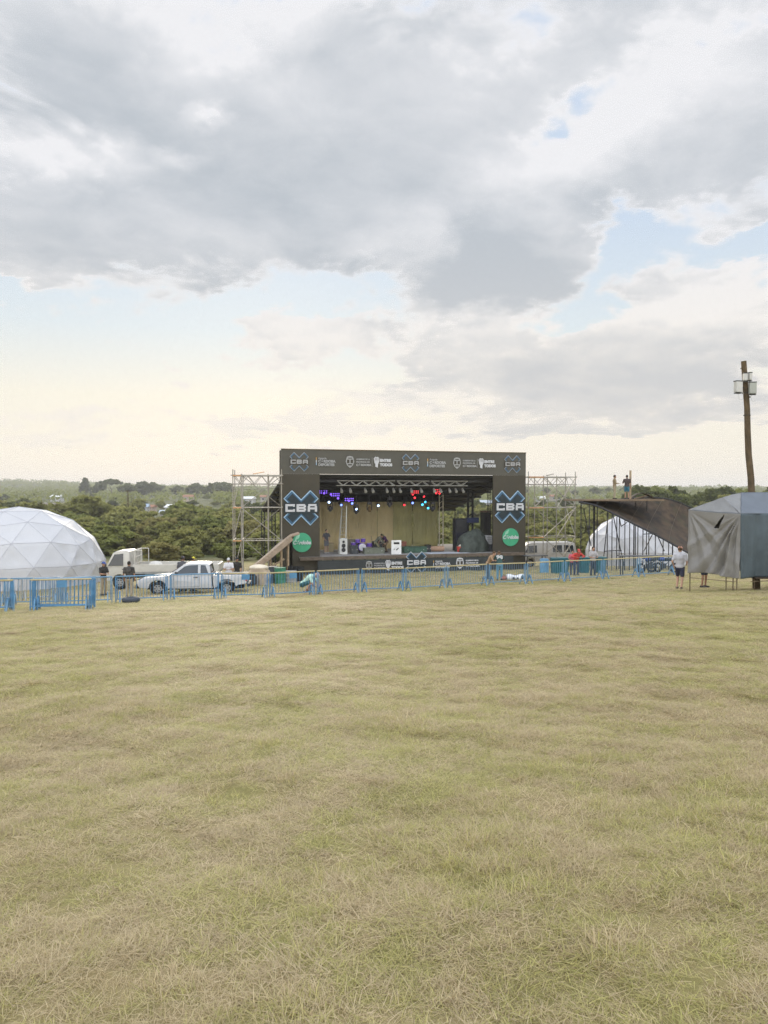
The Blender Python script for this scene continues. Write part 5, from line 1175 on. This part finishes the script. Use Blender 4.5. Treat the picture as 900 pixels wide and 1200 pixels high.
for px, Y in ((691, 52.35), (718, 52.1), (724, 52.0), (733, 51.95), (739, 51.9), (749, 51.8), (755, 51.7), (762, 51.65), (770, 51.6), (779, 51.55), (785, 51.5), (798, 51.45)):
    f = min(1, max(0, (px-678)/130)); best = min((abs((curve(NE, k/200)+o_).x - X(px, Y)), k) for k in range(201))[1]; p = curve(NE, best/200)
    MB().tube((p.x, p.y, gz(p)), (p.x, p.y, p.z-.06), .034, n=8).build('post', m_st, t)
for px, Y in ((681, 53.3), (697, 55.6), (700, 53.3), (712, 55.6), (726, 55.7), (745, 55.8), (758, 55.7)):
    p = rel(px, 590, Y); MB().tube((p.x, p.y, gz(p)), (p.x, p.y, PLZ-.125), .034, n=8).build('post', m_st, t)
for (a, ya, b_, yb, Y) in ((684, 596, 693, 640, 53.4), (718, 601, 732, 664, 51.9), (713, 601, 708, 652, 52.0), (709, 646, 729, 645, 51.9), (755, 646, 765, 626, 51.6), (771, 628, 779, 646, 51.5), (754, 626, 770, 625, 51.6), (726, 607, 728, 617, 52.2), (728, 617, 735, 612, 52.2)):
    MB().bar(rel(a, ya, Y), rel(b_, yb, Y), .055).build('brace', m_st, t)
for px in (690, 740, 790):
    p = rel(px, 595, 57.0); f = min((abs((curve(FE, k/200)+o_).x - X(px, 57.3)), k) for k in range(201))[1]; q_ = curve(FE, f/200)
    MB().tube((q_.x, q_.y, gz(q_)), (q_.x, q_.y, q_.z-.04), .05, n=8).build('rear_post', m_st, t)
# the off-cuts and a roll lying on the platform
c_ = P(752, 584, 55.2); tt = thing('plywood_offcut', 'bent dark plywood off-cut lying on the ramp platform', 'plywood', (c_.x, c_.y, o_.z+PLZ+.005), .1)
MB().grid(lambda a, b: (-.9+1.8*a, -.3+.6*b, .50*math.sin(a*math.pi)*(.9-.3*a)+.02), 18, 4, (0, 0, .03)).build('bent_sheet', m_rust, tt, True); MB().bar((-.4, .35, .02), (.7, .38, .28), .08).build('batten', m_wood, tt)
# motorbikes parked beneath
def motorbike(px, Y, rz, label):
    t = thing('motorbike', label, 'motorbike', G(px, Y), rz, 'motorbikes under the skate ramp'); m_b = mat('dark_blue_bodywork', (.03, .06, .22), .35)
    for x_ in (-.68, .68):
        w_ = MB().torus((x_, 0, .32), .26, .065, 'Y', 24, 8).build('wheel', m_tyre, t, True); b = MB()
        for k in range(6): a = k*math.pi/6; b.tube((x_-.25*math.cos(a), 0, .32-.25*math.sin(a)), (x_+.25*math.cos(a), 0, .32+.25*math.sin(a)), .008, n=4)
        b.build('spokes', m_chr, w_)
    b = MB(); b.path([(-.68, 0, .32), (-.1, 0, .45), (.35, 0, .85), (.42, 0, .95)], .03, 6); b.path([(-.55, 0, .78), (.0, 0, .74), (.38, 0, .88)], .028, 6); b.path([(-.1, 0, .45), (-.35, 0, .76)], .026, 6); b.build('frame', m_st, t)
    b = MB(); [b.path([(.68, s_*.09, .32), (.45, s_*.09, .95)], .025, 6) for s_ in (-1, 1)]; b.build('fork', m_chr, t)
    MB().path([(.36, -.38, 1.06), (.42, -.12, 1.0), (.42, .12, 1.0), (.36, .38, 1.06)], .016, 6).build('handlebar', m_st, t); MB().ell((.12, 0, .84), (.27, .14, .13)).build('fuel_tank', m_b, t, True); MB().path([(-.1, 0, .84), (-.4, 0, .84), (-.78, 0, .92)], [.1, .11, .06], 8).build('seat', m_plast, t, True)
    MB().bb((-.18, -.16, .28), (.2, .16, .58)).build('engine', m_case, t, bevel=.04); MB().grid(lambda a, b_: (.45+.5*a, -.08+.16*b_, .70+.08*a), 4, 2, (0, 0, .02)).build('front_mudguard', m_b, t); MB().bb((.44, -.1, .88), (.5, .1, 1.1)).build('number_plate', m_b, t, bevel=.02); return t
motorbike(762, 47.5, R(205), 'dark blue motorbike parked under the ramp, left one'); motorbike(778, 47.8, R(160), 'dark blue motorbike parked under the ramp, nearer the walking man')
t = thing('long_grey_bench', 'long dark bench table behind the barrier under the ramp', 'bench', G(762, 46.0), .03); MB().bb((-1.9, -.25, 1.05), (1.9, .25, 1.11)).build('bench_top', mat('dark_grey_board', (.10, .10, .105), .7), t); [MB().bar((x_, y_, -.1), (x_, y_, 1.048), .05).build('leg', m_st, t) for x_ in (-1.7, 0, 1.7) for y_ in (-.2, .2)]

# ------------------------------------------------------------------ tarpaulin stall and the pole beside it
tA, tB, tC = Vector((X(807, 28.6), 28.6)), Vector((X(868, 26.9), 26.9)), Vector((X(990, 28.6), 28.6)); tD = tA + (tC-tB)
tg = g(tB.x, tB.y); eA, eB, eC = Z(597.5, 28.6), Z(602, 26.9), Z(602, 28.0); eD = eA; hem = Z(674, 28)
org = Vector((tB.x, tB.y, tg)); t = thing('tarpaulin_stall', 'grey tarpaulin stall with sagging walls on thin poles', 'stall', org)
def w3(p2, z): return Vector((p2.x-org.x, p2.y-org.y, z-tg))
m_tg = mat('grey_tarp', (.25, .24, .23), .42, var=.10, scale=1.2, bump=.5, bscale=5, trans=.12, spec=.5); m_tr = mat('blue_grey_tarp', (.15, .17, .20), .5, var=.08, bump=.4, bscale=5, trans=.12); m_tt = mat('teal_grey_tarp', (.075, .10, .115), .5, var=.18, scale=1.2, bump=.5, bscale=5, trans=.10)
mid_ = (tA+tB)/2; inw = (tC-tB).normalized()
R1 = w3(mid_ + inw*1.25, Z(577.0, 28.2)); R2 = w3((tC+tD)/2, Z(576, 29.5)); cA, cB, cC, cD = w3(tA, eA), w3(tB, eB), w3(tC, eC), w3(tD, eD)
def quadf(a, b, c, d, sag, seed=0.0):
    def fn(u, v):
        p = a.lerp(b, u).lerp(d.lerp(c, u), v); s_ = math.sin(u*math.pi)*math.sin(v*math.pi)
        return p + Vector((0, 0, -sag*s_ + .018*math.sin(u*14+seed)*math.sin(v*5+seed)*math.sin(v*math.pi)))
    return fn
def tri(a, b, c, sag): return lambda u, v: a.lerp(b, u).lerp(c, v) + Vector((0, 0, -sag*math.sin(u*math.pi)*math.sin(v*math.pi) + .015*math.sin(u*17+v*6)*(1-v)))
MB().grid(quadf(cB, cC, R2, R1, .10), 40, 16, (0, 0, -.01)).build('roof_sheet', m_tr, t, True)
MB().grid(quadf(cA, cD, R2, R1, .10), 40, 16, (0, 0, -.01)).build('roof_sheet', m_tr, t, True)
R0 = w3(mid_ + inw*.42, Z(582.5, 28.3))
MB().grid(tri(cA, cB, R0, .03), 20, 12, (0, 0, -.01)).grid(tri(cB, R1, R0, .02), 20, 12, (0, 0, -.01)).grid(tri(cA, R0, R1, .0), 8, 8, (0, 0, -.01)).build('roof_end_sheet', mat('pale_grey_tarp', (.24, .24, .24), .45, var=.08, bump=.5, bscale=5, trans=.12), t, True)
# left wall: cloth gathered to the near corner, folds fanning out from it, a torn opening near the top
nrm = Vector(((tB-tA).y, -(tB-tA).x, 0)).normalized()
HW = eA-hem
def wall_l(u, v):
    top = cA.lerp(cB, u); bot = w3(tA.lerp(tB, u), hem + .06*math.sin(u*5) + .05*u); p = bot.lerp(top, v)
    x_ = (1-u)*2.0; y_ = (1-v)*HW; r1 = math.hypot(x_, y_)+1e-4; a1 = math.atan2(x_, y_)          # from the near top corner
    x2 = u*2.0; r2 = math.hypot(x2, y_)+1e-4; a2 = math.atan2(x2, y_)
    d = 0.0
    for an_, am_, wd_ in ((.09, .05, .04), (.19, -.06, .04), (.29, .13, .045), (.37, -.12, .04), (.46, .11, .04), (.545, -.09, .04), (.66, .07, .055), (.82, -.05, .06), (1.0, .04, .06)):
        d += am_*math.exp(-((a1-an_-.04*math.sin(r1*2.2))/wd_)**2)*min(1, r1*1.1)*(.75+.35*math.sin(r1*3.1+an_*20))
    for an_, am_, wd_ in ((.10, .05, .05), (.24, -.05, .05), (.40, .06, .06), (.58, -.05, .06), (.80, .05, .07), (1.05, -.03, .07)):
        d += am_*math.exp(-((a2-an_-.03*math.sin(r2*2.5))/wd_)**2)*min(1, r2*1.0)*(1-.5*min(1, r2/2.4))
    sag_ = .10*math.sin(u*math.pi)*math.sin(v*math.pi)
    cren = .022*math.sin(21*(v + .30*math.sin(u*3.1)) + 3*u)*math.exp(-((u-.55)/.25)**2)*math.exp(-((v-.62)/.25)**2) + .012*math.sin(17*u+9*v)*math.sin(11*v-6*u)*math.sin(v*math.pi)
    return p + nrm*(d - sag_*.6 + cren) + Vector((0, 0, -.02*math.sin(u*math.pi)*v))
nu, nv = 90, 90; mb = MB(); vs = [wall_l(i/nu, j/nv) for j in range(nv+1) for i in range(nu+1)]; fs = []
for j in range(nv):
    for i in range(nu):
        u = (i+.5)/nu; v = (j+.5)/nv
        # the tear: a slit widening downwards from the eave
        c0 = .70 + (.98-v)*(-.9); wd = .02 + (.97-v)*.38
        if .74 < v < .965 and c0-.0 < u < c0 + wd*.9: continue
        w_ = nu+1; fs.append((j*w_+i, j*w_+i+1, (j+1)*w_+i+1, (j+1)*w_+i))
ll = mb.add(vs, fs).build('left_wall_sheet', m_tg, t, True, fix=True); sl = ll.modifiers.new('cloth', 'SOLIDIFY'); sl.thickness = .008
def wall_r(u, v):
    top = cB.lerp(cC, u); bot = w3(tB.lerp(tC, u), hem-.02+.03*math.sin(u*9)); p = bot.lerp(top, v); n2 = Vector(((tC-tB).y, -(tC-tB).x, 0)).normalized()
    d = (.05*math.sin(u*34) + .03*math.sin(u*61+1) )*(.35+.65*(1-v)) + .05*math.sin(u*8)*math.sin(v*math.pi)
    return p + n2*d
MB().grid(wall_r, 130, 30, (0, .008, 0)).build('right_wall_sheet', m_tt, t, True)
MB().grid(lambda u, v: w3(tA.lerp(tD, u), hem + (eA-hem)*v) + Vector((0, .06*math.sin(u*26)*(1-v), 0)), 60, 8, (0, -.008, 0)).build('rear_wall_sheet', m_tg, t, True)
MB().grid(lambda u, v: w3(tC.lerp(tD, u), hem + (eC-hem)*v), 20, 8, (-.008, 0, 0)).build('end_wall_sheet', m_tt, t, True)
MB().path([cA + Vector((0, 0, .012)), cA.lerp(cB, .5) + Vector((0, 0, -.01)), cB + Vector((0, 0, .012)), cB.lerp(cC, .5) + Vector((0, 0, .0)), cC], .016, 6).build('eave_tube', m_tr, t)
m_pole = mat('rusty_tent_pole', (.13, .09, .05), .7)
for p2, top in ((tA, eA), (tB, eB), (tC, eC), (tD, eD), (tA.lerp(tB, .93), hem+.2), (tA.lerp(tB, .80), hem+.2), (tB.lerp(tC, .16), eB), (tB.lerp(tC, .42), eB), (tB.lerp(tC, .6), eB)):
    q_ = p2 + inw*.06 + (tA-tB).normalized()*(.16 if p2 != tA and p2 != tD else -.03); zg = g(q_.x, q_.y); MB().tube(w3(q_, zg-.08), w3(q_, top-.02), .02, n=7).build('pole', m_pole, t)
MB().tube(w3(tA.lerp(tB, .05), tg+.28), w3(tA.lerp(tB, .95), tg+.30), .012, n=6).build('low_rail', m_pole, t); MB().tube(w3(tB.lerp(tC, .1), tg+.30), w3(tB.lerp(tC, .9), tg+.30), .014, n=6).build('low_rail', m_pole, t)
MB().bb(w3(tB.lerp(tC, .14), hem-.05), w3(tB.lerp(tC, .14), hem-.05)+Vector((3.6, .9, .06))).build('counter_board', m_rust, t)

# wooden pole with radio boxes
c_ = Vector((X(888, 29.2), 29.2)); zg = g(c_.x, c_.y); ztop = Z(424, 29.2); xt = X(870, 29.2)
t = thing('utility_pole', 'leaning brown wooden pole with pale radio boxes near top', 'pole', (c_.x, c_.y, zg)); m_pl = mat('weathered_pole_wood', (.095, .065, .034), .85, var=.35, scale=4, bump=.6, bscale=18)
top = Vector((xt-c_.x, 0, ztop-zg)); pts = [Vector((0, 0, -.15)).lerp(top, k/10) + Vector((.02*math.sin(k*1.7), .015*math.sin(k*2.3), 0)) for k in range(11)]
MB().path(pts, [.145-.0042*k*1.1 for k in range(11)], 12).build('shaft', m_pl, t, 'auto')
def onp(py): f = (Z(py, 29.2)-zg)/top.z; return top*f
m_box = mat('pale_radio_box', (.52, .51, .48), .5, var=.06); m_boxd = mat('grey_radio_box', (.36, .37, .33), .5, var=.06)
def radio(px, py, w, h, d, m, rz=0.0):
    p = P(px, py, 28.95) - Vector((c_.x, c_.y, zg)); rot = Matrix.Rotation(rz, 3, 'Z'); o = MB().box(p, (w, d, h), rot).build('radio_box', m, t, bevel=.02)
    MB().box(p+Vector((0, 0, -h/2-.03)), (w*.9, d*.9, .03), rot).box(p+Vector((0, 0, h/2+.018)), (w*1.04, d*1.04, .03), rot).build('box_rim', m_plast, o)
    q_ = onp(py); MB().bar(p, (q_.x, q_.y, p.z), .035).build('bracket', m_plast, t); return o
radio(863.5, 454, .27, .40, .18, m_box, .25); radio(880.3, 455.5, .25, .41, .18, m_boxd, -.15); radio(871.5, 442.5, .14, .26, .14, m_box); radio(877, 442, .10, .26, .16, m_box, .3)
for px, py, w in ((867, 464, .11), (881.5, 466, .09)):
    p = P(px, py, 29.0) - Vector((c_.x, c_.y, zg)); MB().path([p + Vector((w*math.cos(a), 0, .14*math.sin(a)*1.1)) for a in np.linspace(.4, 5.6, 18)], .006, 5).build('cable_loop', mat('pale_cable', (.5, .5, .48), .5), t)
MB().bar(onp(430), onp(430)+Vector((-.16, -.05, -.10)), .03).build('peg', m_pl, t); MB().bar(onp(466), onp(466)+Vector((.12, -.1, .0)), .05).build('peg', m_plast, t)
b = MB(); [b.torus(onp(py), .125, .014, 'Z', 16, 5) for py in (447, 461, 487)]; b.build('strap', m_plast, t)

# thin power cable over the valley with its far poles
pa, pb_ = G(150, 150), G(400, 92)
for c2, py, Y, lb in ((pa, 574, 150, 'far thin utility pole among the valley trees'), (pb_, 566, 92, 'thin utility pole hidden behind the stage')):
    tt = thing('cable_pole', lb, 'pole', c2); h_ = Z(py, Y)-c2.z; MB().tube((0, 0, -.2), (0, 0, h_), .12, .09, 8).build('shaft', m_pl, tt); MB().bar((-.6, 0, h_-.25), (.6, 0, h_-.25), .09).build('cross_arm', m_pl, tt)
za, zb = Z(574.5, 150), Z(566.5, 92)
cb = MB().path([(pa.x+(pb_.x-pa.x)*f, pa.y+(pb_.y-pa.y)*f, za+(zb-za)*f - .5*4*f*(1-f)) for f in np.linspace(0, 1, 25)], .022, 5).build('power_cable', m_plast); tag(cb, 'thin sagging power cable crossing above the trees left of the stage', 'cable')
# ------------------------------------------------------------------ people
m_skin_ = mat('tanned_skin', (.36, .20, .13), .55, var=.08); m_skin2 = mat('fair_skin', (.48, .29, .20), .55, var=.08)
def cloth(name, c, v=.12): return mat(name, c, .85, var=v, scale=6, bump=.3, bscale=30)
m_hair = cloth('dark_hair', (.025, .018, .013)); m_hairb = cloth('brown_hair', (.10, .06, .03)); m_shoe = mat('dark_shoe', (.04, .035, .03), .7)
def V3(*a): return Vector(a)
def pose(**k):
    J = dict(hip=V3(0, 0, .95), chest=V3(0, 0, 1.29), neck=V3(0, .01, 1.47), head=V3(0, -.02, 1.62), shL=V3(.19, .01, 1.40), shR=V3(-.19, .01, 1.40), elL=V3(.25, .03, 1.12), elR=V3(-.25, .03, 1.12), wrL=V3(.25, -.07, .89), wrR=V3(-.25, -.07, .89),
             hpL=V3(.09, 0, .92), hpR=V3(-.09, 0, .92), knL=V3(.10, -.02, .50), knR=V3(-.10, -.02, .50), anL=V3(.11, .02, .09), anR=V3(-.11, .02, .09), toe=V3(0, -1, 0))
    J.update({a: Vector(b) for a, b in k.items()}); return J
def person(label, loc, rz, J, shirt, trousers, skin=None, hair=None, cap=None, sleeve='short', leg='long', scale=1.0, number=None, shoe=None, stripe=None):
    skin = skin or m_skin_; t = thing('person', label, 'person', loc, rz, 'people at the field'); t.scale = (scale,)*3
    hr = (J['head']-J['neck']).normalized(); hq = V3(0, 0, 1).rotation_difference(hr); fw = J['toe'].normalized(); tor = (J['chest']-J['hip']).normalized(); tq = V3(0, 0, 1).rotation_difference(tor); hd = J['head']
    face = (fw - hr*fw.dot(hr)).normalized() if abs(fw.dot(hr)) < .95 else V3(0, -.3, -1).normalized()
    side = face.cross(hr).normalized()
    b = MB()
    b.ell(hd, (.076, .095, .118), hq); b.ell(hd - hr*.07 + face*.035, (.055, .055, .06), hq); b.capsule(hd - hr*.015 + face*.088, hd - hr*.035 + face*.108, .012, .016, 8)
    for s_ in (-1, 1): b.ell(hd + side*s_*.078, (.014, .024, .034), hq, 8, 6)
    b.capsule(J['neck']-hr*.05, hd-hr*.06, .058, .052)
    def torso(mb, e):
        mb.ell(J['hip'], (.165+e, .115+e, .13+e), tq); mb.ell(J['hip'].lerp(J['chest'], .5), (.150+e, .105+e, .16+e), tq); mb.ell(J['chest'], (.175+e, .12+e, .18+e), tq)
        mb.capsule(J['shL'], J['shR'], .062+e*.8, .062+e*.8); mb.capsule(J['chest']+tor*.08, J['neck'], .11+e, .066+e*.4)
    torso(b, 0)
    for s_ in 'LR':
        sh, e_, w_ = J['sh'+s_], J['el'+s_], J['wr'+s_]; b.capsule(sh, e_, .050, .040); b.capsule(e_, w_, .040, .027)
        d = (w_-e_).normalized(); up = V3(0, 0, 1) if abs(d.z) < .8 else V3(0, 1, 0); sd_ = d.cross(up).normalized(); pn = sd_.cross(d).normalized()
        palm = w_ + d*.055; b.ell(palm, (.042, .018, .055), d.to_track_quat('Z', 'Y'), 10, 7)
        qd = d.to_track_quat('Z', 'Y'); lat = qd @ V3(1, 0, 0); nn = qd @ V3(0, 1, 0)
        for i, (o_, L_) in enumerate(((-.030, .062), (-.010, .074), (.010, .070), (.030, .055))):
            r0 = w_ + d*.085 + lat*o_; k1 = r0 + d*L_*.55 + nn*.008; b.capsule(r0, k1, .0095, .009, 7); b.capsule(k1, k1 + (d*.75+nn*.66)*L_*.5, .009, .008, 7)
        th0 = w_ + d*.03 + lat*-.036; th1 = th0 + (d*.7 - lat*.7)*.045; b.capsule(th0, th1, .0115, .0105, 7); b.capsule(th1, th1 + (d*.95 - lat*.2)*.035, .0105, .009, 7)
        hp, kn, an = J['hp'+s_], J['kn'+s_], J['an'+s_]; b.capsule(hp, kn, .085, .056); b.capsule(kn, an, .056, .038); b.capsule(an - V3(0, 0, .03) - fw*.03, an - V3(0, 0, .045) + fw*.14, .04, .03)
    remesh(b, 'body', skin, t, .0125)
    b = MB(); torso(b, .022); b.ell(J['hip'], (.185, .138, .12), tq)
    for s_ in 'LR':
        sh, e_, w_ = J['sh'+s_], J['el'+s_], J['wr'+s_]
        if sleeve == 'short': b.capsule(sh, sh.lerp(e_, .72), .070, .064)
        else: b.capsule(sh, e_, .068, .054); b.capsule(e_, e_.lerp(w_, .93), .054, .040)
    sh_ = remesh(b, 'shirt', shirt, t, .02)
    b = MB(); b.ell(J['hip']-tor*.06, (.178, .13, .13), tq)
    for s_ in 'LR':
        hp, kn, an = J['hp'+s_], J['kn'+s_], J['an'+s_]
        if leg == 'long': b.capsule(hp, kn, .100, .072); b.capsule(kn, an.lerp(kn, .05), .072, .058)
        else: b.capsule(hp, hp.lerp(kn, .78), .102, .086)
    remesh(b, 'trousers' if leg == 'long' else 'shorts', trousers, t, .02)
    for s_ in 'LR':
        an = J['an'+s_]; MB().capsule(an - V3(0, 0, .035) - fw*.05, an - V3(0, 0, .045) + fw*.17, .052, .042).build('shoe', shoe or m_shoe, t, True)
    if hair: MB().ell(hd + hr*.028 - face*.022, (.086, .098, .108), hq, 14, 10).build('hair', hair, t, True)
    if cap:
        MB().ell(hd + hr*.045 - face*.008, (.092, .106, .092), hq, 16, 8, -.05).build('cap', cap, t, True)
        br = hd + hr*.05 + face*.13; MB().ell(br, (.075, .075, .012), hq, 14, 6).build('cap_brim', cap, t, True)
    if number:
        tx = text(number, .28, m_white, t, 'shirt_number', bold=.015, align='CENTER', depth=.004, xs=1.25); bk = -face if face.length else V3(0, 1, 0)
        # printed high on the back of the jersey
        tx.rotation_euler = (0, 0, math.atan2(-face.y, -face.x) + math.pi/2); tx.location = J['chest'] - face*.150 + V3(0, 0, -.09)
    return t
def at(px, Y, dz=0.0): p = G(px, Y); p.z += dz; return p
lean = dict(hip=(0, .12, .94), chest=(0, -.06, 1.24), neck=(0, -.19, 1.38), head=(0, -.26, 1.51), shL=(.19, -.14, 1.33), shR=(-.19, -.14, 1.33), elL=(.27, -.27, 1.13), elR=(-.27, -.27, 1.13), wrL=(.14, -.42, 1.12), wrR=(-.14, -.42, 1.12), hpL=(.09, .12, .91), hpR=(-.09, .12, .91), knL=(.1, .09, .5), knR=(-.1, .09, .5), anL=(.11, .13, .09), anR=(-.11, .13, .09))
walk = dict(elL=(.27, .10, 1.14), wrL=(.24, -.05, .95), elR=(-.27, .02, 1.13), wrR=(-.22, -.2, 1.02), knL=(.10, -.14, .52), anL=(.10, .03, .12), knR=(-.1, .06, .50), anR=(-.1, .26, .14))
hold = dict(elL=(.25, -.08, 1.13), elR=(-.25, -.08, 1.13), wrL=(.1, -.28, 1.12), wrR=(-.1, -.28, 1.12))
person('person in dark clothes with blue cap beside the left dome', at(120.5, 39.5), R(60), pose(**hold), cloth('black_shirt', (.03, .028, .025)), cloth('khaki_trousers', (.30, .24, .16)), cap=cloth('blue_cap', (.06, .10, .30)), hair=m_hair)
person('person with back turned in dark patterned shirt before the truck cab', at(150.5, 36.8), R(185), pose(), cloth('dark_patterned_shirt', (.06, .055, .05), .6), cloth('tan_trousers', (.36, .30, .21)), hair=m_hair)
person('person in large grey hat standing behind the pickup cab', at(213.5, 41.45), R(170), pose(), cloth('dark_grey_shirt', (.08, .08, .09)), cloth('dark_jeans', (.05, .06, .09)), cap=cloth('grey_hat', (.12, .11, .13)), hair=m_hair, scale=1.10)
person('person in yellow shirt and cap behind the pickup roof', at(225.5, 41.45), R(140), pose(**hold), cloth('yellow_shirt', (.62, .52, .05)), cloth('dark_jeans', (.05, .06, .09)), cap=cloth('yellow_cap', (.65, .58, .06)), hair=m_hair, scale=1.09)
person('person in white t-shirt and pale cap behind the pickup bed', at(267.5, 42.4), R(5), pose(**hold), cloth('white_tshirt', (.68, .66, .67), .06), cloth('dark_blue_trousers', (.05, .06, .10)), cap=cloth('pale_cap', (.5, .5, .48)), hair=m_hair)
person('person in black standing at the left scaffold post', at(277.5, 42.9), R(-20), pose(), cloth('black_shirt', (0, 0, 0)), cloth('black_trousers', (.03, .03, .033)), hair=m_hair, cap=cloth('black_cap', (.03, .03, .03)))
crouch = pose(hip=(0, .2, .40), chest=(0, -.10, .66), neck=(0, -.27, .75), head=(0, -.40, .78), shL=(.19, -.19, .70), shR=(-.19, -.19, .70), elL=(.25, -.34, .44), elR=(-.25, -.34, .44), wrL=(.10, -.50, .24), wrR=(-.10, -.50, .24), hpL=(.1, .2, .38), hpR=(-.1, .2, .38), knL=(.17, -.24, .50), knR=(-.17, -.24, .50), anL=(.14, .06, .09), anR=(-.14, .06, .09))
person('person in pale green shirt crouching at the barrier', at(360.5, 36.5), R(72), crouch, cloth('pale_green_shirt', (.46, .66, .56), .06), cloth('dark_teal_shorts', (.03, .10, .11)), leg='short', cap=cloth('pale_pink_cap', (.55, .42, .38)), skin=m_skin2, scale=1.12)
person('person in dark green jersey with white number 98 at the barrier', at(585.5, 43.3), R(176), pose(**lean), cloth('dark_green_jersey', (.03, .07, .065)), cloth('blue_jeans', (.10, .24, .34)), hair=m_hairb, number='98', sleeve='short')
person('person in tan top with face towards the numbered jersey', at(574.5, 44.6), R(60), pose(**lean), cloth('tan_top', (.34, .22, .13)), cloth('black_trousers', (0, 0, 0)), hair=m_hairb, skin=m_skin2)
person('person in bright red shirt leaning on the barrier', at(676.5, 46.2), R(8), pose(**{**lean, 'elL': (.40, -.2, 1.17), 'elR': (-.40, -.2, 1.17), 'wrL': (.16, -.42, 1.15), 'wrR': (-.16, -.42, 1.15)}), cloth('red_shirt', (.52, .06, .05)), cloth('dark_blue_trousers', (0, 0, 0)), cap=cloth('red_cap', (.45, .07, .05)), hair=m_hair, sleeve='long', scale=1.0)
person('person in pink red shirt close behind the bright red one', at(671.5, 46.9), R(-20), pose(**hold), cloth('pink_red_shirt', (.50, .11, .15)), cloth('dark_jeans', (0, 0, 0)), hair=m_hair, sleeve='short', scale=.88)
person('person in grey shirt and dark trousers before the right dome', at(695.5, 45.6), R(10), pose(**hold), cloth('grey_shirt', (.38, .36, .36)), cloth('dark_trousers', (.04, .05, .07)), hair=m_hair, sleeve='short')
person('person in light grey t-shirt and dark shorts walking by the stall', at(797.5, 30.6), R(150), pose(**walk), cloth('light_grey_tshirt', (.50, .50, .54), .08), cloth('navy_shorts', (.03, .035, .07)), leg='short', cap=cloth('orange_pink_cap', (.60, .30, .22)), hair=m_hairb, skin=m_skin2)
person('person standing inside the stall with only the feet showing', at(826, 32.3, 0), R(30), pose(), cloth('brown_shirt', (.2, .15, .1)), cloth('dark_trousers', (0, 0, 0)), hair=m_hair, leg='short')
pz = o_.z + PLZ + .005
k_ = P(720, 580, 54.4); person('person in beige clothes standing on the ramp platform', (k_.x, k_.y, pz), R(80), pose(**hold), cloth('beige_shirt', (.27, .21, .13)), cloth('beige_trousers', (.32, .27, .18)), hair=m_hair, sleeve='long', scale=.98)
k_ = P(734.5, 580, 54.5); person('person in dark shirt and teal shorts on the ramp platform', (k_.x, k_.y, pz), R(165), pose(**{'wrL': (.28, -.30, 1.2), 'elL': (.27, -.12, 1.15), **{}}), cloth('dark_brown_shirt', (.07, .05, .045)), cloth('teal_blue_shorts', (.03, .14, .20)), hair=m_hair, leg='short', scale=.98)
k2 = P(738.5, 580, 54.85); tt = thing('upright_plank', 'narrow wooden plank held upright on the ramp platform', 'plank', (k2.x, k2.y, pz)); MB().bb((-.07, -.02, 0), (.07, .02, 2.05)).build('board', m_wood, tt, bevel=.005); MB().bb((-.075, -.03, 1.5), (.075, -.022, 1.56)).build('cleat', m_ply, tt)
def ons(u, w): return S(u, w, DK)
person('person in dark shirt standing on the left of the stage', ons(3.62, 2.6), TH + R(20), pose(elL=(.30, .0, 1.16), wrL=(.16, -.12, 1.0), elR=(-.30, .0, 1.16), wrR=(-.16, -.12, 1.0)), cloth('dark_grey_shirt', (0, 0, 0)), cloth('grey_shorts', (.16, .16, .17)), leg='short', hair=m_hair, skin=m_skin2, shoe=mat('pale_shoe', (.5, .48, .44), .7))
bend = pose(hip=(0, .22, .80), chest=(0, -.02, 1.06), neck=(0, -.17, 1.17), head=(0, -.27, 1.26), shL=(.19, -.11, 1.12), shR=(-.19, -.11, 1.12), elL=(.26, -.26, .88), elR=(-.26, -.26, .88), wrL=(.15, -.42, .72), wrR=(-.15, -.42, .72), hpL=(.1, .22, .78), hpR=(-.1, .22, .78), knL=(.13, -.02, .48), knR=(-.13, -.02, .48), anL=(.12, .12, .09), anR=(-.12, .12, .09))
person('person in olive cap bending over gear in middle of stage', ons(7.35, 1.9), TH + R(60), bend, cloth('grey_green_shirt', (.13, .13, .10)), cloth('olive_trousers', (.16, .15, .09)), cap=cloth('olive_cap', (.08, .085, .03)), hair=m_hair, sleeve='long')
person('person in dark purple shirt crouching beside the drum gear', ons(7.95, 2.5), TH + R(-60), bend, cloth('dark_purple_shirt', (.07, .03, .08)), cloth('brown_trousers', (.13, .09, .05)), hair=m_hair, sleeve='short')
person('person at the edge of the ladder foot on stage right shadows', ons(16.55, 4.6), TH, pose(), cloth('tan_top', (0, 0, 0)), cloth('beige_trousers', (0, 0, 0)), hair=m_hair) if False else None
HAZE=.00033
# ------------------------------------------------------------------ the air: far things fade
hm = bpy.data.materials.new('haze_air'); nt = nt_new(hm); q = NG(nt); out = q.n('ShaderNodeOutputMaterial')
pv = q.n('ShaderNodeVolumePrincipled'); pv.inputs['Color'].default_value = (.93, .94, .95, 1); pv.inputs['Density'].default_value = HAZE; pv.inputs['Anisotropy'].default_value = .2
nt.links.new(pv.outputs[0], out.inputs['Volume'])
zlo = float(GZ.min()) - 1.0
hz = MB().bb((-1705, -41, zlo), (1705, 2605, 32)).build('haze', hm); tag(hz, 'thin pale evening haze over the valley', kind='stuff')
